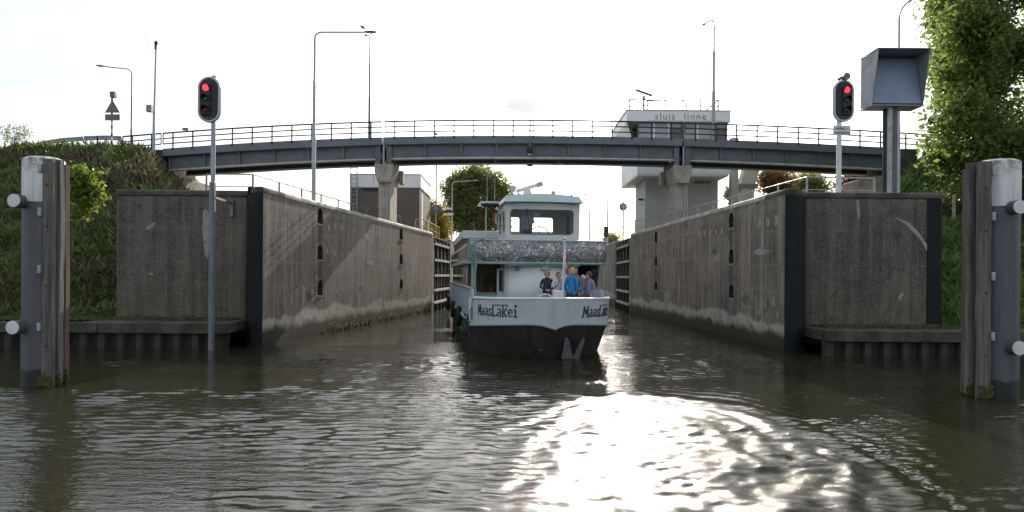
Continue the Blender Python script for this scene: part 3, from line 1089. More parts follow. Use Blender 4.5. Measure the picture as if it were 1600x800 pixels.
lw_root, LP = flare_wall(
    L0, L1, +1, 'left concrete lock entrance wall with arched mooring niches and a black corner',
    [(500.5, 0.52, [(325, 352), (382, 408), (437, 464)]), (627, 0.66, [(357, 376), (396, 414), (435, 453)])],
    [565],
    [(514, 356, .22, .26), (524, 354, .2, .28), (534, 355, .22, .26), (553, 360, .2, .22), (511, 393, .2, .26), (524, 396, .2, .24), (534, 397, .2, .22), (543, 397, .16, .22),
     (541, 433, .16, .2), (533, 450, .2, .24), (535, 455, .16, .18), (550, 448, .16, .16), (494, 433, .2, .24), (488, 456, .2, .24), (526, 456, .15, .16)],
    [(572, 370, .9, .35), (578, 410, 1.3, .28), (474, 462, .26, 1.1), (600, 470, .3, 1.2), (455, 467, .16, .4)],
    LFX0, LFX1, LFY, LFX1)
rw_root, RP = flare_wall(
    R0, R1, -1, 'right concrete lock entrance wall with arched mooring niches and a black corner',
    [(1142.5, 0.52, [(332, 358), (388, 414), (444, 468)]), (1025, 0.66, [(361, 381), (400, 417), (439, 455)])],
    [1083],
    [(1187, 349, .2, .3), (1200, 347, .26, .3), (1214, 344, .3, .36), (1128, 361, .2, .26), (1119, 362, .2, .26), (1110, 362, .2, .28), (1101, 364, .2, .26), (1093, 365, .2, .28), (1074, 364, .2, .26), (1040, 375, .2, .22), (1034, 377, .2, .22),
     (1209, 470, .2, .3), (1196, 478, .18, .24), (1186, 488, .2, .2), (1215, 492, .16, .2), (1170, 480, .14, .14), (1160, 477, .14, .14)],
    [(1192, 358, .16, 1.5), (1190, 393, 1.2, .28), (1120, 403, .9, .35), (1061, 450, .35, 1.3), (1042, 470, 1.1, .9)],
    RFX0, RFX1, RFY, RFX0)

# stains on the fronts of the two blocks, each a thin lime crust of its own
def front_stain(root, pxs, fy):
    m = MB()
    pts = [W(a, b, fy - 0.006) for a, b in pxs]
    m.plate(pts, (0, 0.003, 0))
    m.build('lime_stain', 'pale_mortar', root, smooth=False)


front_stain(lw_root, [(317, 330), (321, 326), (326, 332), (329, 350), (327, 378), (324, 405), (320, 398), (316, 360)], LFY)
front_stain(lw_root, [(227, 357), (236, 349), (243, 347), (241, 353), (232, 359)], LFY)
front_stain(lw_root, [(232, 426), (238, 427), (240, 429), (234, 429)], LFY)
front_stain(rw_root, [(1338, 312), (1342, 313), (1344, 338), (1341, 344), (1339, 330)], RFY)
front_stain(rw_root, [(1397, 339), (1412, 344), (1422, 349), (1435, 362), (1447, 380), (1455, 393), (1453, 400), (1447, 390), (1438, 374), (1426, 362), (1414, 350)], RFY)
front_stain(rw_root, [(1404, 462), (1410, 457), (1412, 461), (1405, 471)], RFY)

# green algae on the waterline of the lit left wall
rg = np.random.default_rng(8)
vs, qs = [], []
for k in range(900):
    s = rg.uniform(5, 24.2)
    q = L0 + (L1 - L0).normalized() * s
    z = abs(rg.normal(0.08, 0.09)) * (1.7 if math.sin(s * 2.3) > 0.5 else 0.8)
    r_ = rg.uniform(0.03, 0.08)
    o_ = len(vs)
    for a, b in ((-1, -0.6), (1, -0.6), (0.7, 0.8), (-0.7, 0.8)):
        vs.append((q.x + 0.02 + rg.uniform(0, 0.05), q.y + a * r_, z + b * r_))
    qs.append((o_, o_ + 1, o_ + 2, o_ + 3))
o = raw_mesh('algae', np.array(vs) - np.array([L0.x, L0.y, 0]), qs, 'moss', lw_root)
o['kind'] = 'stuff'


# sheet pile quays with concrete capping
def quay(x0, x1, y, ytop, label, joints, seed, ztop):
    root = empty('quay_wall', ((x0 + x1) / 2, y, 0), label, 'wall', 'low quays on both banks')
    xs = [x0] + joints + [x1]
    for a, b in zip(xs[:-1], xs[1:]):
        m = MB()
        m.bx(a + 0.015, b - 0.015, y, ytop, ztop - 0.36, ztop)
        m.build('capping_beam', 'cap_concrete', root, bevel=0.035)
    n = int((x1 - x0) / 0.6)
    me = None
    for k in range(n):
        xa = x0 + k * (x1 - x0) / n
        w_ = (x1 - x0) / n
        if me is None:
            m = MB()
            m.prism([(-w_ * 0.5, 0.30), (-w_ * 0.38, 0.12), (-w_ * 0.04, 0.12), (w_ * 0.10, 0.34), (w_ * 0.40, 0.34), (w_ * 0.5, 0.30), (w_ * 0.5, 0.36), (-w_ * 0.5, 0.36)], -1.6, ztop - 0.36)
            o = m.build('sheet_pile', 'sheet_steel', root, local=True)
            me = o.data
        else:
            o = bpy.data.objects.new('sheet_pile', me)
            COL.objects.link(o)
            o.parent = root
        o.location = (xa + w_ / 2 - root.location.x, 0, 0)
    return root


quay(-19.8, -9.35, 22.3, 24.4, 'low mossy quay with steel sheet piles below the left block', [-13.55], 1, 0.86)
quay(9.95, 19.6, 21.55, 23.6, 'low mossy quay with steel sheet piles below the right block', [15.4], 2, 0.83)


# mitre gates folded open in their recesses
def gate(p, side, label):
    root = empty('lock_gate', (p.x, p.y, 0), label, 'gate', 'open lock gates')
    d = Vector((AX, 1.0)).normalized()
    nrm = Vector((d.y, -d.x)) * side

    def Q(s, z, dep):
        q = p + d * s + nrm * dep
        return Vector((q.x, q.y, z))

    m = MB()
    m.plate([Q(0.25, -1, -0.35), Q(8.2, -1, -0.35), Q(8.2, 5.05, -0.35), Q(0.25, 5.05, -0.35)], (-nrm.x * 0.08, -nrm.y * 0.08, 0))
    m.build('skin_plate', 'gate_dark', root)
    for z in (4.72, 3.55, 2.42, 1.35, 0.45):
        m = MB()
        m.beam(Q(0.3, z, -0.17), Q(8.15, z, -0.17), 0.34, 0.17)
        m.build('gate_beam', 'gate_beam', root, bevel=0.015)
    for s in (0.32, 2.2, 4.1, 6.0, 8.1):
        m = MB()
        m.beam(Q(s, -0.8, -0.2), Q(s, 5.05, -0.2), 0.22, 0.16)
        m.build('gate_post', 'gate_dark', root)
    for s in (1.0, 3.0, 5.0, 7.0):
        m = MB()
        m.beam(Q(s - 0.7, 4.3, -0.12), Q(s + 0.7, 0.6, -0.12), 0.05, 0.10)
        m.build('diagonal_brace', 'gate_dark', root)
        m = MB()
        m.beam(Q(s - 0.5, 5.05, -0.05), Q(s + 0.35, 4.80, -0.05), 0.05, 0.06)
        m.build('walkway_bracket', 'galvanised', root)
    # quoin posts of concrete
    m = MB()
    m.plate([Q(-0.75, -1.5, -0.02), Q(-0.12, -1.5, -0.02), Q(-0.12, 5.2, -0.02), Q(-0.75, 5.2, -0.02)], (-nrm.x * 1.2, -nrm.y * 1.2, 0))
    m.build('quoin', 'wall_concrete', root)
    m = MB()
    m.beam(Q(0, 5.14, -0.3), Q(8.3, 5.14, -0.3), 0.7, 0.06)
    m.build('walkway', 'gate_dark', root)


gate(L1 + Vector((0.03, 0.95)), +1, 'open steel lock gate with pale cross beams beside the left wall')
gate(R1 + Vector((0.03, 0.95)), -1, 'open steel lock gate with pale cross beams beside the right wall')


def chamber_wall(p, side, label):
    root = empty('chamber_wall', (p.x, p.y, 0), label, 'wall', 'lock chamber walls')
    d = Vector((AX, 1.0)).normalized()
    nrm = Vector((d.y, -d.x)) * side
    # recess back behind the gate
    for a, b, dep, nm in ((-9.4, 0.0, 0.75, 'recess_wall'), (0.0, 24.0, 0.0, 'wall_panel'), (24.03, 60, 0.0, 'wall_panel'), (60.03, 320, 0.0, 'wall_panel')):
        m = MB()
        q0, q1 = p + d * a - nrm * dep, p + d * b - nrm * dep
        m.prism([tuple(q0), tuple(q1), tuple(q1 - nrm * 1.5), tuple(q0 - nrm * 1.5)], -1.5, WALL_Z - 0.2)
        m.build(nm, 'wall_concrete', root)
        m = MB()
        m.prism([tuple(q0 + nrm * 0.01), tuple(q1 + nrm * 0.01), tuple(q1 - nrm * 1.5), tuple(q0 - nrm * 1.5)], WALL_Z - 0.2, WALL_Z)
        m.build('coping', 'coping', root, bevel=0.05)


gdl = Vector((AX, 1.0)).normalized()
chamber_wall(L1 + Vector((0.03, 0.95)) + gdl * 8.6, +1, 'left chamber wall running away behind the boat')
chamber_wall(R1 + Vector((0.03, 0.95)) + gdl * 8.6, -1, 'right chamber wall running away behind the boat')


# ------------------------------------------------------------------ bridge
JL, JR = -7.92, 10.35          # joints over the two piers
BL, BR = -21.3, 23.1


def build_bridge():
    root = empty('road_bridge', (1.2, 43.1, 9.6), 'grey steel girder bridge with railings crossing above the lock mouth', 'bridge')
    spans = [(BL, JL - 0.05), (JL + 0.05, JR - 0.05), (JR + 0.05, BR)]

    def sweep(name, x0, x1, ya, yb, ta, tb, mat, parent=root, n=14, bev=0.0):
        g = []
        for k in range(n + 1):
            x = x0 + (x1 - x0) * k / n
            z = deck_z(x)
            g.append([(x, ya, z - ta), (x, yb, z - ta), (x, yb, z - tb), (x, ya, z - tb), (x, ya, z - ta)])
        m = MB()
        m.sheet(g)
        m.f += [(0, 1, 2, 3), tuple(n * 5 + k for k in range(4))]
        m.mi += [0, 0]
        return m.build(name, mat, parent, bevel=bev)

    post_me = None
    stiff_me = br_me = None
    for (x0, x1) in spans:
        sweep('deck_edge', x0, x1, DECK_Y0, DECK_Y0 + 0.28, 0.0, 0.46, 'bridge_light', bev=0.012)
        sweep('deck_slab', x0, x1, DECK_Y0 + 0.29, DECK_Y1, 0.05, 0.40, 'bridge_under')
        for yy in (DECK_Y0 + 0.42, DECK_Y1 - 0.55):
            g = sweep('girder', x0 + 0.15, x1 - 0.15, yy, yy + 0.06, 0.405, 1.24, 'bridge_steel')
            sweep('bottom_flange', x0 + 0.15, x1 - 0.15, yy - 0.17, yy + 0.22, 1.243, 1.32, 'flange_pale', g)
        n = int(round((x1 - x0) / 2.28))
        for k in range(n + 1):
            x = x0 + 0.3 + (x1 - x0 - 0.6) * k / n
            z = deck_z(x)
            if stiff_me is None:
                m = MB()
                m.bx(-0.05, 0.05, -0.14, 0.0, -1.24, -0.465)
                o = m.build('stiffener', 'bridge_steel', root, local=True)
                stiff_me = o.data
                m = MB()
                m.plate([(-0.09, -0.30, -0.47), (-0.09, 0.0, -0.47), (-0.09, 0.0, -0.72)], (0.18, 0, 0))
                br_me = m.build('bracket', 'bridge_steel', o, local=True).data
            else:
                o = bpy.data.objects.new('stiffener', stiff_me)
                COL.objects.link(o)
                o.parent = root
                b = bpy.data.objects.new('bracket', br_me)
                COL.objects.link(b)
                b.parent = o
            o.location = (x - root.location.x, DECK_Y0 + 0.42 - root.location.y, z - root.location.z)
        for k in range(n + 1):       # cross beams under the deck
            x = x0 + 0.4 + (x1 - x0 - 0.8) * k / n
            m = MB()
            z = deck_z(x)
            m.bx(x - 0.06, x + 0.06, DECK_Y0 + 0.6, DECK_Y1 - 0.6, z - 1.0, z - 0.41)
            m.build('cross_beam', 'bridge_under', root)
    # railings: a panel on each span and on the approaches
    panels = [(-23.75, -21.42), (BL, JL - 0.12), (JL + 0.12, JR - 0.12), (JR + 0.12, BR - 0.1), (BR + 0.15, 25.9)]
    for (x0, x1) in panels:
        m = MB()
        n = max(2, int((x1 - x0) / 1.2))
        yy = DECK_Y0 + 0.06
        m.tube([(x0 + (x1 - x0) * k / n, yy, deck_z(x0 + (x1 - x0) * k / n) + 0.95) for k in range(n + 1)], 0.050, 6)
        rl = m.build('railing', 'rail_steel', root)
        for hz in (0.63, 0.30):
            m = MB()
            m.tube([(x0 + (x1 - x0) * k / n, yy, deck_z(x0 + (x1 - x0) * k / n) + hz) for k in range(n + 1)], 0.040, 6)
            m.build('rail', 'rail_steel', rl)
        for xe in (x0, x1):
            m = MB()
            z = deck_z(xe)
            m.beam((xe, yy, z + 0.30), (xe, yy, z + 0.95), 0.05, 0.05)
            m.build('end_bar', 'rail_steel', rl)
        for k in range(n):
            x = x0 + (x1 - x0) * (k + 0.5) / n
            z = deck_z(x)
            if post_me is None:
                m = MB()
                m.bx(-0.036, 0.036, -0.03, 0.03, -0.10, 0.95)
                m.bx(-0.07, 0.07, -0.075, -0.03, -0.13, 0.0)
                o = m.build('post', 'rail_steel', rl, local=True)
                post_me = o.data
            else:
                o = bpy.data.objects.new('post', post_me)
                COL.objects.link(o)
                o.parent = rl
            o.location = Vector((x, yy, z)) - root.location
    # low crash rail on the far edge
    m = MB()
    yy = DECK_Y1 - 0.25
    for (x0, x1) in spans:
        g = [[(x, yy, deck_z(x) + 0.60), (x, yy + 0.04, deck_z(x) + 0.60), (x, yy + 0.04, deck_z(x) + 0.48), (x, yy, deck_z(x) + 0.48), (x, yy, deck_z(x) + 0.60)] for x in [x0 + (x1 - x0) * k / 14 for k in range(15)]]
        m.sheet(g)
    cr = m.build('crash_rail', 'galvanised', root)
    for k in range(17):
        x = -20.5 + k * 2.65
        m = MB()
        m.bx(x - 0.04, x + 0.04, yy - 0.01, yy + 0.06, deck_z(x) - 0.05, deck_z(x) + 0.64)
        m.build('crash_rail_post', 'galvanised', cr)
    # navigation lamp bracket in the middle
    p = W(828, 228, 41.4)
    m = MB()
    m.beam((p.x, 41.36, 11.95), (p.x, 41.36, 10.2), 0.09, 0.09)
    nb = m.build('lamp_bracket', 'pole_dark', root)
    m = MB()
    m.lathe([(0.10, 0), (0.19, -0.10), (0.19, -0.34), (0.13, -0.44)], (p.x, 41.32, 10.28), 14)
    m.build('navigation_lamp', 'black_paint', nb)
    m = MB()
    m.lathe([(0.14, 0), (0.10, -0.06)], (p.x, 41.32, 9.83), 14)
    m.build('lamp_lens', 'lens_clear', nb)
    m = MB()
    q = W(828, 258, 44.3)
    m.lathe([(0.05, 0.35), (0.05, 0.10), (0.20, 0.06), (0.20, -0.04), (0.08, -0.10)], (q.x, 44.3, q.z + 0.0), 14)
    m.build('under_lamp', 'pole_dark', root)
    m = MB()
    q = W(290, 202, 41.45)
    m.box((q.x, 41.42, q.z), (0.34, 0.06, 0.16))
    m.build('rail_plate', 'pole_dark', root)
    # expansion joint covers and bearings at the piers
    for xj in (JL, JR):
        for dx in (-0.34, 0.34):
            m = MB()
            z = deck_z(xj)
            m.bx(xj + dx - 0.16, xj + dx + 0.16, DECK_Y0 + 0.22, DECK_Y0 + 0.40, z - 1.62, z - 0.47)
            m.build('end_plate', 'bridge_steel', root, bevel=0.01)
            m = MB()
            m.bx(xj + dx - 0.22, xj + dx + 0.22, DECK_Y0 + 0.4, DECK_Y1 - 0.4, z - 1.60, z - 1.305)
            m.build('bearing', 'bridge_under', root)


build_bridge()


def pier(x, side, label):
    z = deck_z(x)
    root = empty('bridge_pier', (x, 43.0, 5.4), label, 'pier', 'bridge piers')
    m = MB()
    m.bx(x - 0.36, x + 0.36, 41.85, 44.35, 5.3, z - 2.3)
    m.build('stem', 'pier_concrete', root, bevel=0.04)
    m = MB()
    zt, zb = z - 1.62, z - 2.72
    prof = [(-0.56, zt), (0.56, zt), (0.56, zt - 0.45), (0.37, zb), (-0.37, zb), (-0.56, zt - 0.45)]
    m.plate([(x + a, 41.55, b) for a, b in prof], (0, 3.1, 0))
    m.build('cap', 'pier_concrete', root, bevel=0.03)
    m = MB()
    px = x + 0.18
    m.tube([(x + 0.02, 41.48, z - 0.5), (x + 0.02, 41.48, zt - 0.5), (px, 41.76, zb - 0.1), (px, 41.76, 5.4)], 0.055, 8)
    m.build('downpipe', 'galvanised', root)
    m = MB()
    m.bx(x + side * 0.56, x + side * 0.80, 43.9, 44.6, zt - 0.9, zt - 0.05)
    m.build('bearing_shelf', 'pier_concrete', root, bevel=0.02)


pier(JL + 0.05, 1, 'concrete bridge pier with downpipe in front of the brick machine house')
pier(JR, -1, 'concrete bridge pier with downpipe in front of the control tower')


def abutment(x0, x1, toe, label):
    """x0 bridge end, x1 far side; toe = foot of paved slope"""
    root = empty('bridge_abutment', ((x0 + x1) / 2, 43, 6), label, 'abutment', 'bridge abutments')
    xa, xb = sorted((x0, x1))
    z = deck_z(x0)
    m = MB()
    m.bx(xa, xb, 41.6, 46.0, 7.0, z - 0.02)
    m.build('block', 'cap_concrete', root, bevel=0.05)
    s = 1 if toe > x0 else -1
    m = MB()
    m.bx(x0 - 0.1 * s, x0 + 1.0 * s, 42.0, 45.8, 7.2, z - 1.62)
    m.build('bearing_bench', 'pier_concrete', root, bevel=0.04)
    for k in range(5):       # paved slope below the bridge, in slabs
        t0, t1 = k / 5, (k + 1) / 5
        ax, bx_ = x0 + (toe - x0) * t0, x0 + (toe - x0) * t1
        az, bz = 8.3 + (5.45 - 8.3) * t0, 8.3 + (5.45 - 8.3) * t1
        m = MB()
        m.plate([(ax, 40.7, az), (bx_ - 0.03 * s, 40.7, bz + 0.02), (bx_ - 0.03 * s, 46.5, bz + 0.02), (ax, 46.5, az)], (0, 0, -0.6))
        m.build('slope_slab', 'pier_concrete', root, bevel=0.02)


abutment(BL - 0.05, BL - 1.3, -17.6, 'weathered concrete abutment under the left end of the bridge')
abutment(BR + 0.05, BR + 1.6, 19.6, 'weathered concrete abutment under the right end of the bridge')


# ------------------------------------------------------------------ poles and lamps
def pole_path(base, top, steps):
    return [Vector(base) + (Vector(top) - Vector(base)) * k / steps for k in range(steps + 1)]


def lamp_post(base, h, armdir, armlen, label, group, r=(0.085, 0.045), rise=0.25, bend=0.45, mat='pole_grey', head=0.55):
    root = empty('street_lamp', base, label, 'street lamp', group)
    b = Vector(base)
    m = MB()
    m.tube([b, b + Vector((0, 0, h * 0.40)), b + Vector((0, 0, h * 0.405)), b + Vector((0, 0, h * 0.72)), b + Vector((0, 0, h * 0.725)), b + Vector((0, 0, h - bend))],
           [r[0], r[0] * 0.95, r[0] * 0.75, r[0] * 0.70, r[1] * 1.05, r[1]], 10)
    m.build('pole', mat, root)
    ad = Vector((armdir[0], armdir[1], 0)).normalized()
    pts = []
    for k in range(9):
        t = math.pi / 2 * k / 8
        pts.append(b + Vector((0, 0, h - bend)) + ad * (bend * (1 - math.cos(t))) + Vector((0, 0, bend * math.sin(t))))
    end = b + Vector((0, 0, h + rise)) + ad * armlen
    pts.append(end)
    m = MB()
    m.tube(pts, r[1] * 0.85, 8)
    m.build('arm', mat, root)
    up = (end - pts[-2]).normalized()
    sd_ = up.cross(Vector((0, 0, 1))).normalized()
    nz = sd_.cross(up)
    m = MB()
    g = []
    for t, w, hh in ((-0.10, 0.04, 0.035), (0.0, 0.06, 0.05), (0.12, 0.10, 0.07), (head * 0.6, 0.12, 0.075), (head, 0.09, 0.045), (head + 0.03, 0.03, 0.02)):
        g.append([end + up * t + sd_ * w * math.cos(q) + nz * (hh * math.sin(q) * (1 if math.sin(q) > 0 else 0.6)) for q in [2 * math.pi * j / 10 for j in range(11)]])
    m.sheet(g)
    hd = m.build('lamp_head', 'pole_dark', root)
    m = MB()
    m.box(end + up * head * 0.55 - nz * 0.05, (0.12, 0.12, 0.03), math.atan2(up.y, up.x))
    m.build('lens', 'lens_clear', hd)
    return root


def bird(p, yaw, label, s=1.0, mat='bird_grey'):
    root = empty('bird', p, label, 'bird', 'small dark birds')
    g = []
    for t, r, z in ((-0.17, 0.012, 0.02), (-0.10, 0.02, 0.045), (-0.05, 0.045, 0.075), (0.0, 0.055, 0.09), (0.05, 0.048, 0.115), (0.08, 0.036, 0.15), (0.105, 0.03, 0.165), (0.125, 0.012, 0.165), (0.15, 0.003, 0.16)):
        g.append([Vector((t * s, r * s * math.cos(q), (z + r * math.sin(q)) * s)) for q in [2 * math.pi * j / 9 for j in range(10)]])
    rot = Matrix.Rotation(yaw, 3, 'Z')
    m = MB()
    m.sheet([[Vector(p) + rot @ q for q in row] for row in g])
    m.build('body', mat, root)
    for y in (-0.018, 0.018):
        m = MB()
        m.tube([Vector(p) + rot @ Vector((0.01, y * s, 0.055 * s)), Vector(p) + rot @ Vector((0.01, y * s, 0.0))], 0.004, 5)
        m.build('leg', 'black_paint', root)


# tall lamp on the left platform; its head hangs over the lock
lpA = W(490, 300, 31.0)
lamp_post((lpA.x, 31.0, 5.44), W(492, 50, 31.0).z - 5.44, (1, 0.05), 2.25, 'tall grey lamp with long level arm on the left lock platform', 'lamp posts', (0.10, 0.05), 0.05, 0.30, 'pole_grey', 0.5)
hp = W(563, 42, 31.0)
bird((W(566, 44, 31).x, 31.1, W(566, 45.5, 31).z), 2.6, 'small dark bird perched on the tall lamp head', 1.3)
# lamps on the bridge
pB = W(576, 214, 41.75)
lamp_post((pB.x, 41.9, deck_z(pB.x) - 0.05), W(575, 50, 41.9).z - deck_z(pB.x), (-0.45, 1), 0.9, 'thin grey lamp standing on the bridge left of its middle', 'lamp posts', (0.075, 0.04), 0.12, 0.6, 'pole_dark', 0.5)
pC = W(1115, 216, 41.75)
lamp_post((pC.x, 41.8, deck_z(pC.x) - 0.05), W(1115, 25, 41.8).z - deck_z(pC.x), (-0.10, 1), 1.4, 'thin pale lamp standing on the bridge before the control tower', 'lamp posts', (0.12, 0.06), 0.1, 0.6, 'pole_grey', 0.5)
pD = W(1403, 291, 28.5)
lamp_post((pD.x, 28.5, 5.42), W(1403, 2, 28.5).z - 5.42, (0.7, -0.6), 1.9, 'grey lamp behind the large hooded panel by the tree', 'lamp posts', (0.085, 0.045), 0.5, 0.7, 'pole_grey', 0.5)
pE = W(205, 230, 47.0)
lamp_post((pE.x, 47.0, 9.6), W(205, 108, 47).z - 9.6, (-1, -0.1), 1.8, 'dark lamp with arm to the left on the left embankment', 'lamp posts', (0.07, 0.04), 0.12, 0.35, 'pole_dark', 0.5)
# lamps along the chamber, small in the distance
for px, yb, yt, Y, dx, al, lab in [(706, 372, 284, 74, 1, 2.0, 'distant grey lamp arching right in front of the large tree'),
                                   (741, 372, 322, 110, 1, 2.0, 'far grey lamp with arm to the right beside the boat mast'),
                                   (949, 375, 306, 72, -1, 2.0, 'distant grey lamp with arm to the left beside the round sign'),
                                   (927, 372, 333, 112, -1, 2.0, 'far grey lamp with arm to the left just right of the wheelhouse')]:
    b = W(px, yb, Y)
    lamp_post((b.x, Y, 5.35), W(px, yt, Y).z - 5.35, (dx, 0), al, lab, 'lamp posts', (0.10, 0.06), 0.1, 0.4, 'pole_grey', 0.8)
    m = None

# thin masts behind the bridge
for px, yt, Y, lab in [(681, 258, 66, 'thin grey mast rising beside the brick house'), (921, 318, 84, 'short dark mast with sensor right of the wheelhouse')]:
    b = W(px, 360, Y)
    root = empty('mast', (b.x, Y, 5.35), lab, 'mast', 'thin masts')
    top = W(px, yt - (28 if Y == 66 else 0), Y).z
    m = MB()
    m.tube([(b.x, Y, 5.35), (b.x, Y, top)], [0.09, 0.06], 8)
    m.build('pole', 'pole_dark', root)
    m = MB()
    if Y == 84:
        m.tube([(b.x, Y, top), (b.x - 0.5, Y, top), (b.x - 0.5, Y, top + 0.4)], 0.05, 6)
        m.ball((b.x - 0.5, Y, top + 0.45), (0.1, 0.1, 0.12))
    else:
        m.ball((b.x, Y, top), (0.09, 0.09, 0.15))
    m.build('sensor', 'pole_dark', root)


# round traffic discs seen from behind, on poles
def disc_sign(px, py, r, Y, zb, label):
    c = W(px, py, Y)
    root = empty('round_sign', (c.x, Y, zb), label, 'sign', 'round signs seen from behind')
    m = MB()
    m.tube([(c.x, Y, zb), (c.x, Y, c.z + r + 0.1)], 0.06, 8)
    m.build('pole', 'galvanised', root)
    m = MB()
    m.lathe([(r - 0.02, 0.0), (r, 0.01), (r, 0.04), (r - 0.02, 0.05)], (c.x, Y + 0.07, c.z), 20, axis='Y')
    m.build('disc', 'pole_dark', root)
    m = MB()
    m.bx(c.x - r * 0.6, c.x + r * 0.6, Y + 0.03, Y + 0.068, c.z - 0.05, c.z + 0.05)
    m.build('clamp', 'galvanised', root)


disc_sign(681.5, 327, 0.42, 57, 5.42, 'dark round sign seen from behind beside the yellow railing on the left')
disc_sign(974, 323, 0.34, 57, 5.42, 'dark round sign seen from behind beside the yellow railing on the right')
# lane board behind the left disc
c = W(700, 329, 62)
root = empty('direction_board', (c.x, 62, 5.4), 'small white board with dark stripes in front of the large tree', 'sign')
m = MB()
m.bx(c.x - 0.03, c.x + 0.03, 62, 62.06, 5.4, c.z + 0.5)
m.build('post', 'pole_dark', root)
for k in range(3):
    m = MB()
    m.bx(c.x - 0.42, c.x + 0.42, 61.94, 61.98, c.z - 0.45 + k * 0.27, c.z - 0.27 + k * 0.27)
    m.build('stripe', 'white_paint' if k != 1 else 'black_paint', root)
# small dark signal heads on posts by the boat
for px, py, Y, lab in [(737, 357, 60, 'black signal box on a post left of the wheelhouse'), (947, 362, 60, 'dark signal box on a post at the right chamber wall')]:
    c = W(px, py, Y)
    root = empty('signal_box', (c.x, Y, 5.0), lab, 'signal', 'distant signal boxes')
    m = MB()
    m.tube([(c.x, Y, 4.4), (c.x, Y, c.z)], 0.06, 8)
    m.build('post', 'galvanised', root)
    m = MB()
    m.bx(c.x - 0.20, c.x + 0.20, Y - 0.2, Y + 0.1, c.z - 0.45, c.z + 0.45)
    m.build('housing', 'black_paint', root, bevel=0.06)
    for k in range(2):
        m = MB()
        m.lathe([(0.12, 0.0), (0.10, -0.02)], (c.x, Y - 0.2, c.z - 0.2 + 0.4 * k), 12, axis='Y')
        m.build('lens', 'lens_dull_red' if k else 'lens_green', root)

# camera mast on the left embankment
b = W(240, 238, 41.2)
root = empty('camera_mast', (b.x, 41.2, 9.3), 'slim camera mast with a small cabinet beside the left bridge railing', 'mast')
top = W(243, 68, 41.2)
m = MB()
zt = top.z
m.tube([(b.x, 41.2, 9.2), (b.x + 0.02, 41.2, 9.2 + (zt - 9.2) * 0.42), (b.x + 0.02, 41.2, 9.2 + (zt - 9.2) * 0.425), (b.x + 0.10, 41.2, zt)], [0.10, 0.085, 0.06, 0.045], 10)
m.build('pole', 'pole_grey', root)
m = MB()
m.box((b.x - 0.24, 41.15, W(234, 170, 41.2).z), (0.30, 0.26, 0.42))
m.build('cabinet', 'box_grey', root, bevel=0.02)
m = MB()
m.ball((b.x + 0.13, 41.15, zt + 0.02), (0.11, 0.11, 0.13))
m.tube([(b.x + 0.10, 41.15, zt - 0.05), (b.x + 0.10, 41.15, zt - 0.35)], 0.07, 8)
m.build('camera', 'black_paint', root)
m = MB()
m.tube([(b.x + 0.06, 41.2, zt - 0.55), (b.x - 0.35, 41.2, zt - 0.50), (b.x - 0.55, 41.2, zt + 0.65)], 0.012, 5)
m.build('aerial', 'galvanised', root)

# warning sign seen from behind on its banded post
c = W(175, 168, 40.6)
root = empty('warning_sign', (c.x, 40.6, 9.7), 'triangular road sign seen from behind on a black and white post', 'sign')
zb, zt = 9.6, W(175, 152, 40.6).z
n = 14
for k in range(n):
    m = MB()
    m.tube([(c.x, 40.6, zb + (zt - zb) * k / n), (c.x, 40.6, zb + (zt - zb) * (k + 1) / n)], 0.055, 8)
    m.build('post_band', 'black_paint' if k % 2 == 0 or k > 8 else 'white_paint', root)
m = MB()
tri = [W(163.5, 176, 40.5), W(187.5, 176, 40.5), W(177, 158, 40.5), W(174, 158, 40.5)]
m.plate(tri, (0, 0.03, 0))
m.build('triangle_plate', 'pole_dark', root, bevel=0.006)
m = MB()
m.plate([W(164, 188, 40.5), W(187, 188, 40.5), W(187, 178.5, 40.5), W(164, 178.5, 40.5)], (0, 0.03, 0))
m.build('lower_plate', 'pole_dark', root)
m = MB()
m.box(W(177, 148, 40.6), (0.30, 0.28, 0.34))
m.build('flasher_box', 'pole_dark', root, bevel=0.03)

# guard rail on the left approach
root = empty('guard_rail', (-27, 42, 9.8), 'galvanised crash barrier on the crest of the left embankment', 'guard rail')
gp = [W(190, 219, 41.8), W(165, 218, 41.9), W(131, 219, 42.3), W(130, 219.5, 42.3), W(95, 222, 43.0), W(70, 226, 43.8), W(50, 231, 44.8)]
for k, off in enumerate((0.12, -0.42)):
    m = MB()
    for sgm in (gp[0:3], gp[3:]):
        g = [[p + Vector((0, 0, off + a)) + Vector((0, b_, 0)) for a, b_ in ((0.14, 0), (0.08, -0.05), (0.03, 0), (-0.03, 0), (-0.08, -0.05), (-0.14, 0))] for p in sgm]
        m.sheet(g)
    o = m.build('barrier_beam', 'galvanised', root)
    so = o.modifiers.new('thick', 'SOLIDIFY')
    so.thickness = 0.02
for p in [gp[0] + Vector((-0.2, 0, 0)), gp[1], gp[2] + Vector((0.1, 0, 0)), (gp[3] + gp[4]) / 2, gp[4], gp[5], gp[6]]:
    m = MB()
    m.bx(p.x - 0.05, p.x + 0.05, p.y + 0.03, p.y + 0.15, p.z - 1.0, p.z + 0.22)
    m.build('barrier_post', 'galvanised', root)
m = MB()
q = W(153, 222, 41.5)
m.tube([(q.x, 41.5, q.z - 1.1), (q.x - 0.03, 41.5, q.z + 0.38)], 0.05, 8)
tag(m.build('marker_post', 'black_paint'), 'short black marker post in front of the crash barrier', 'post')


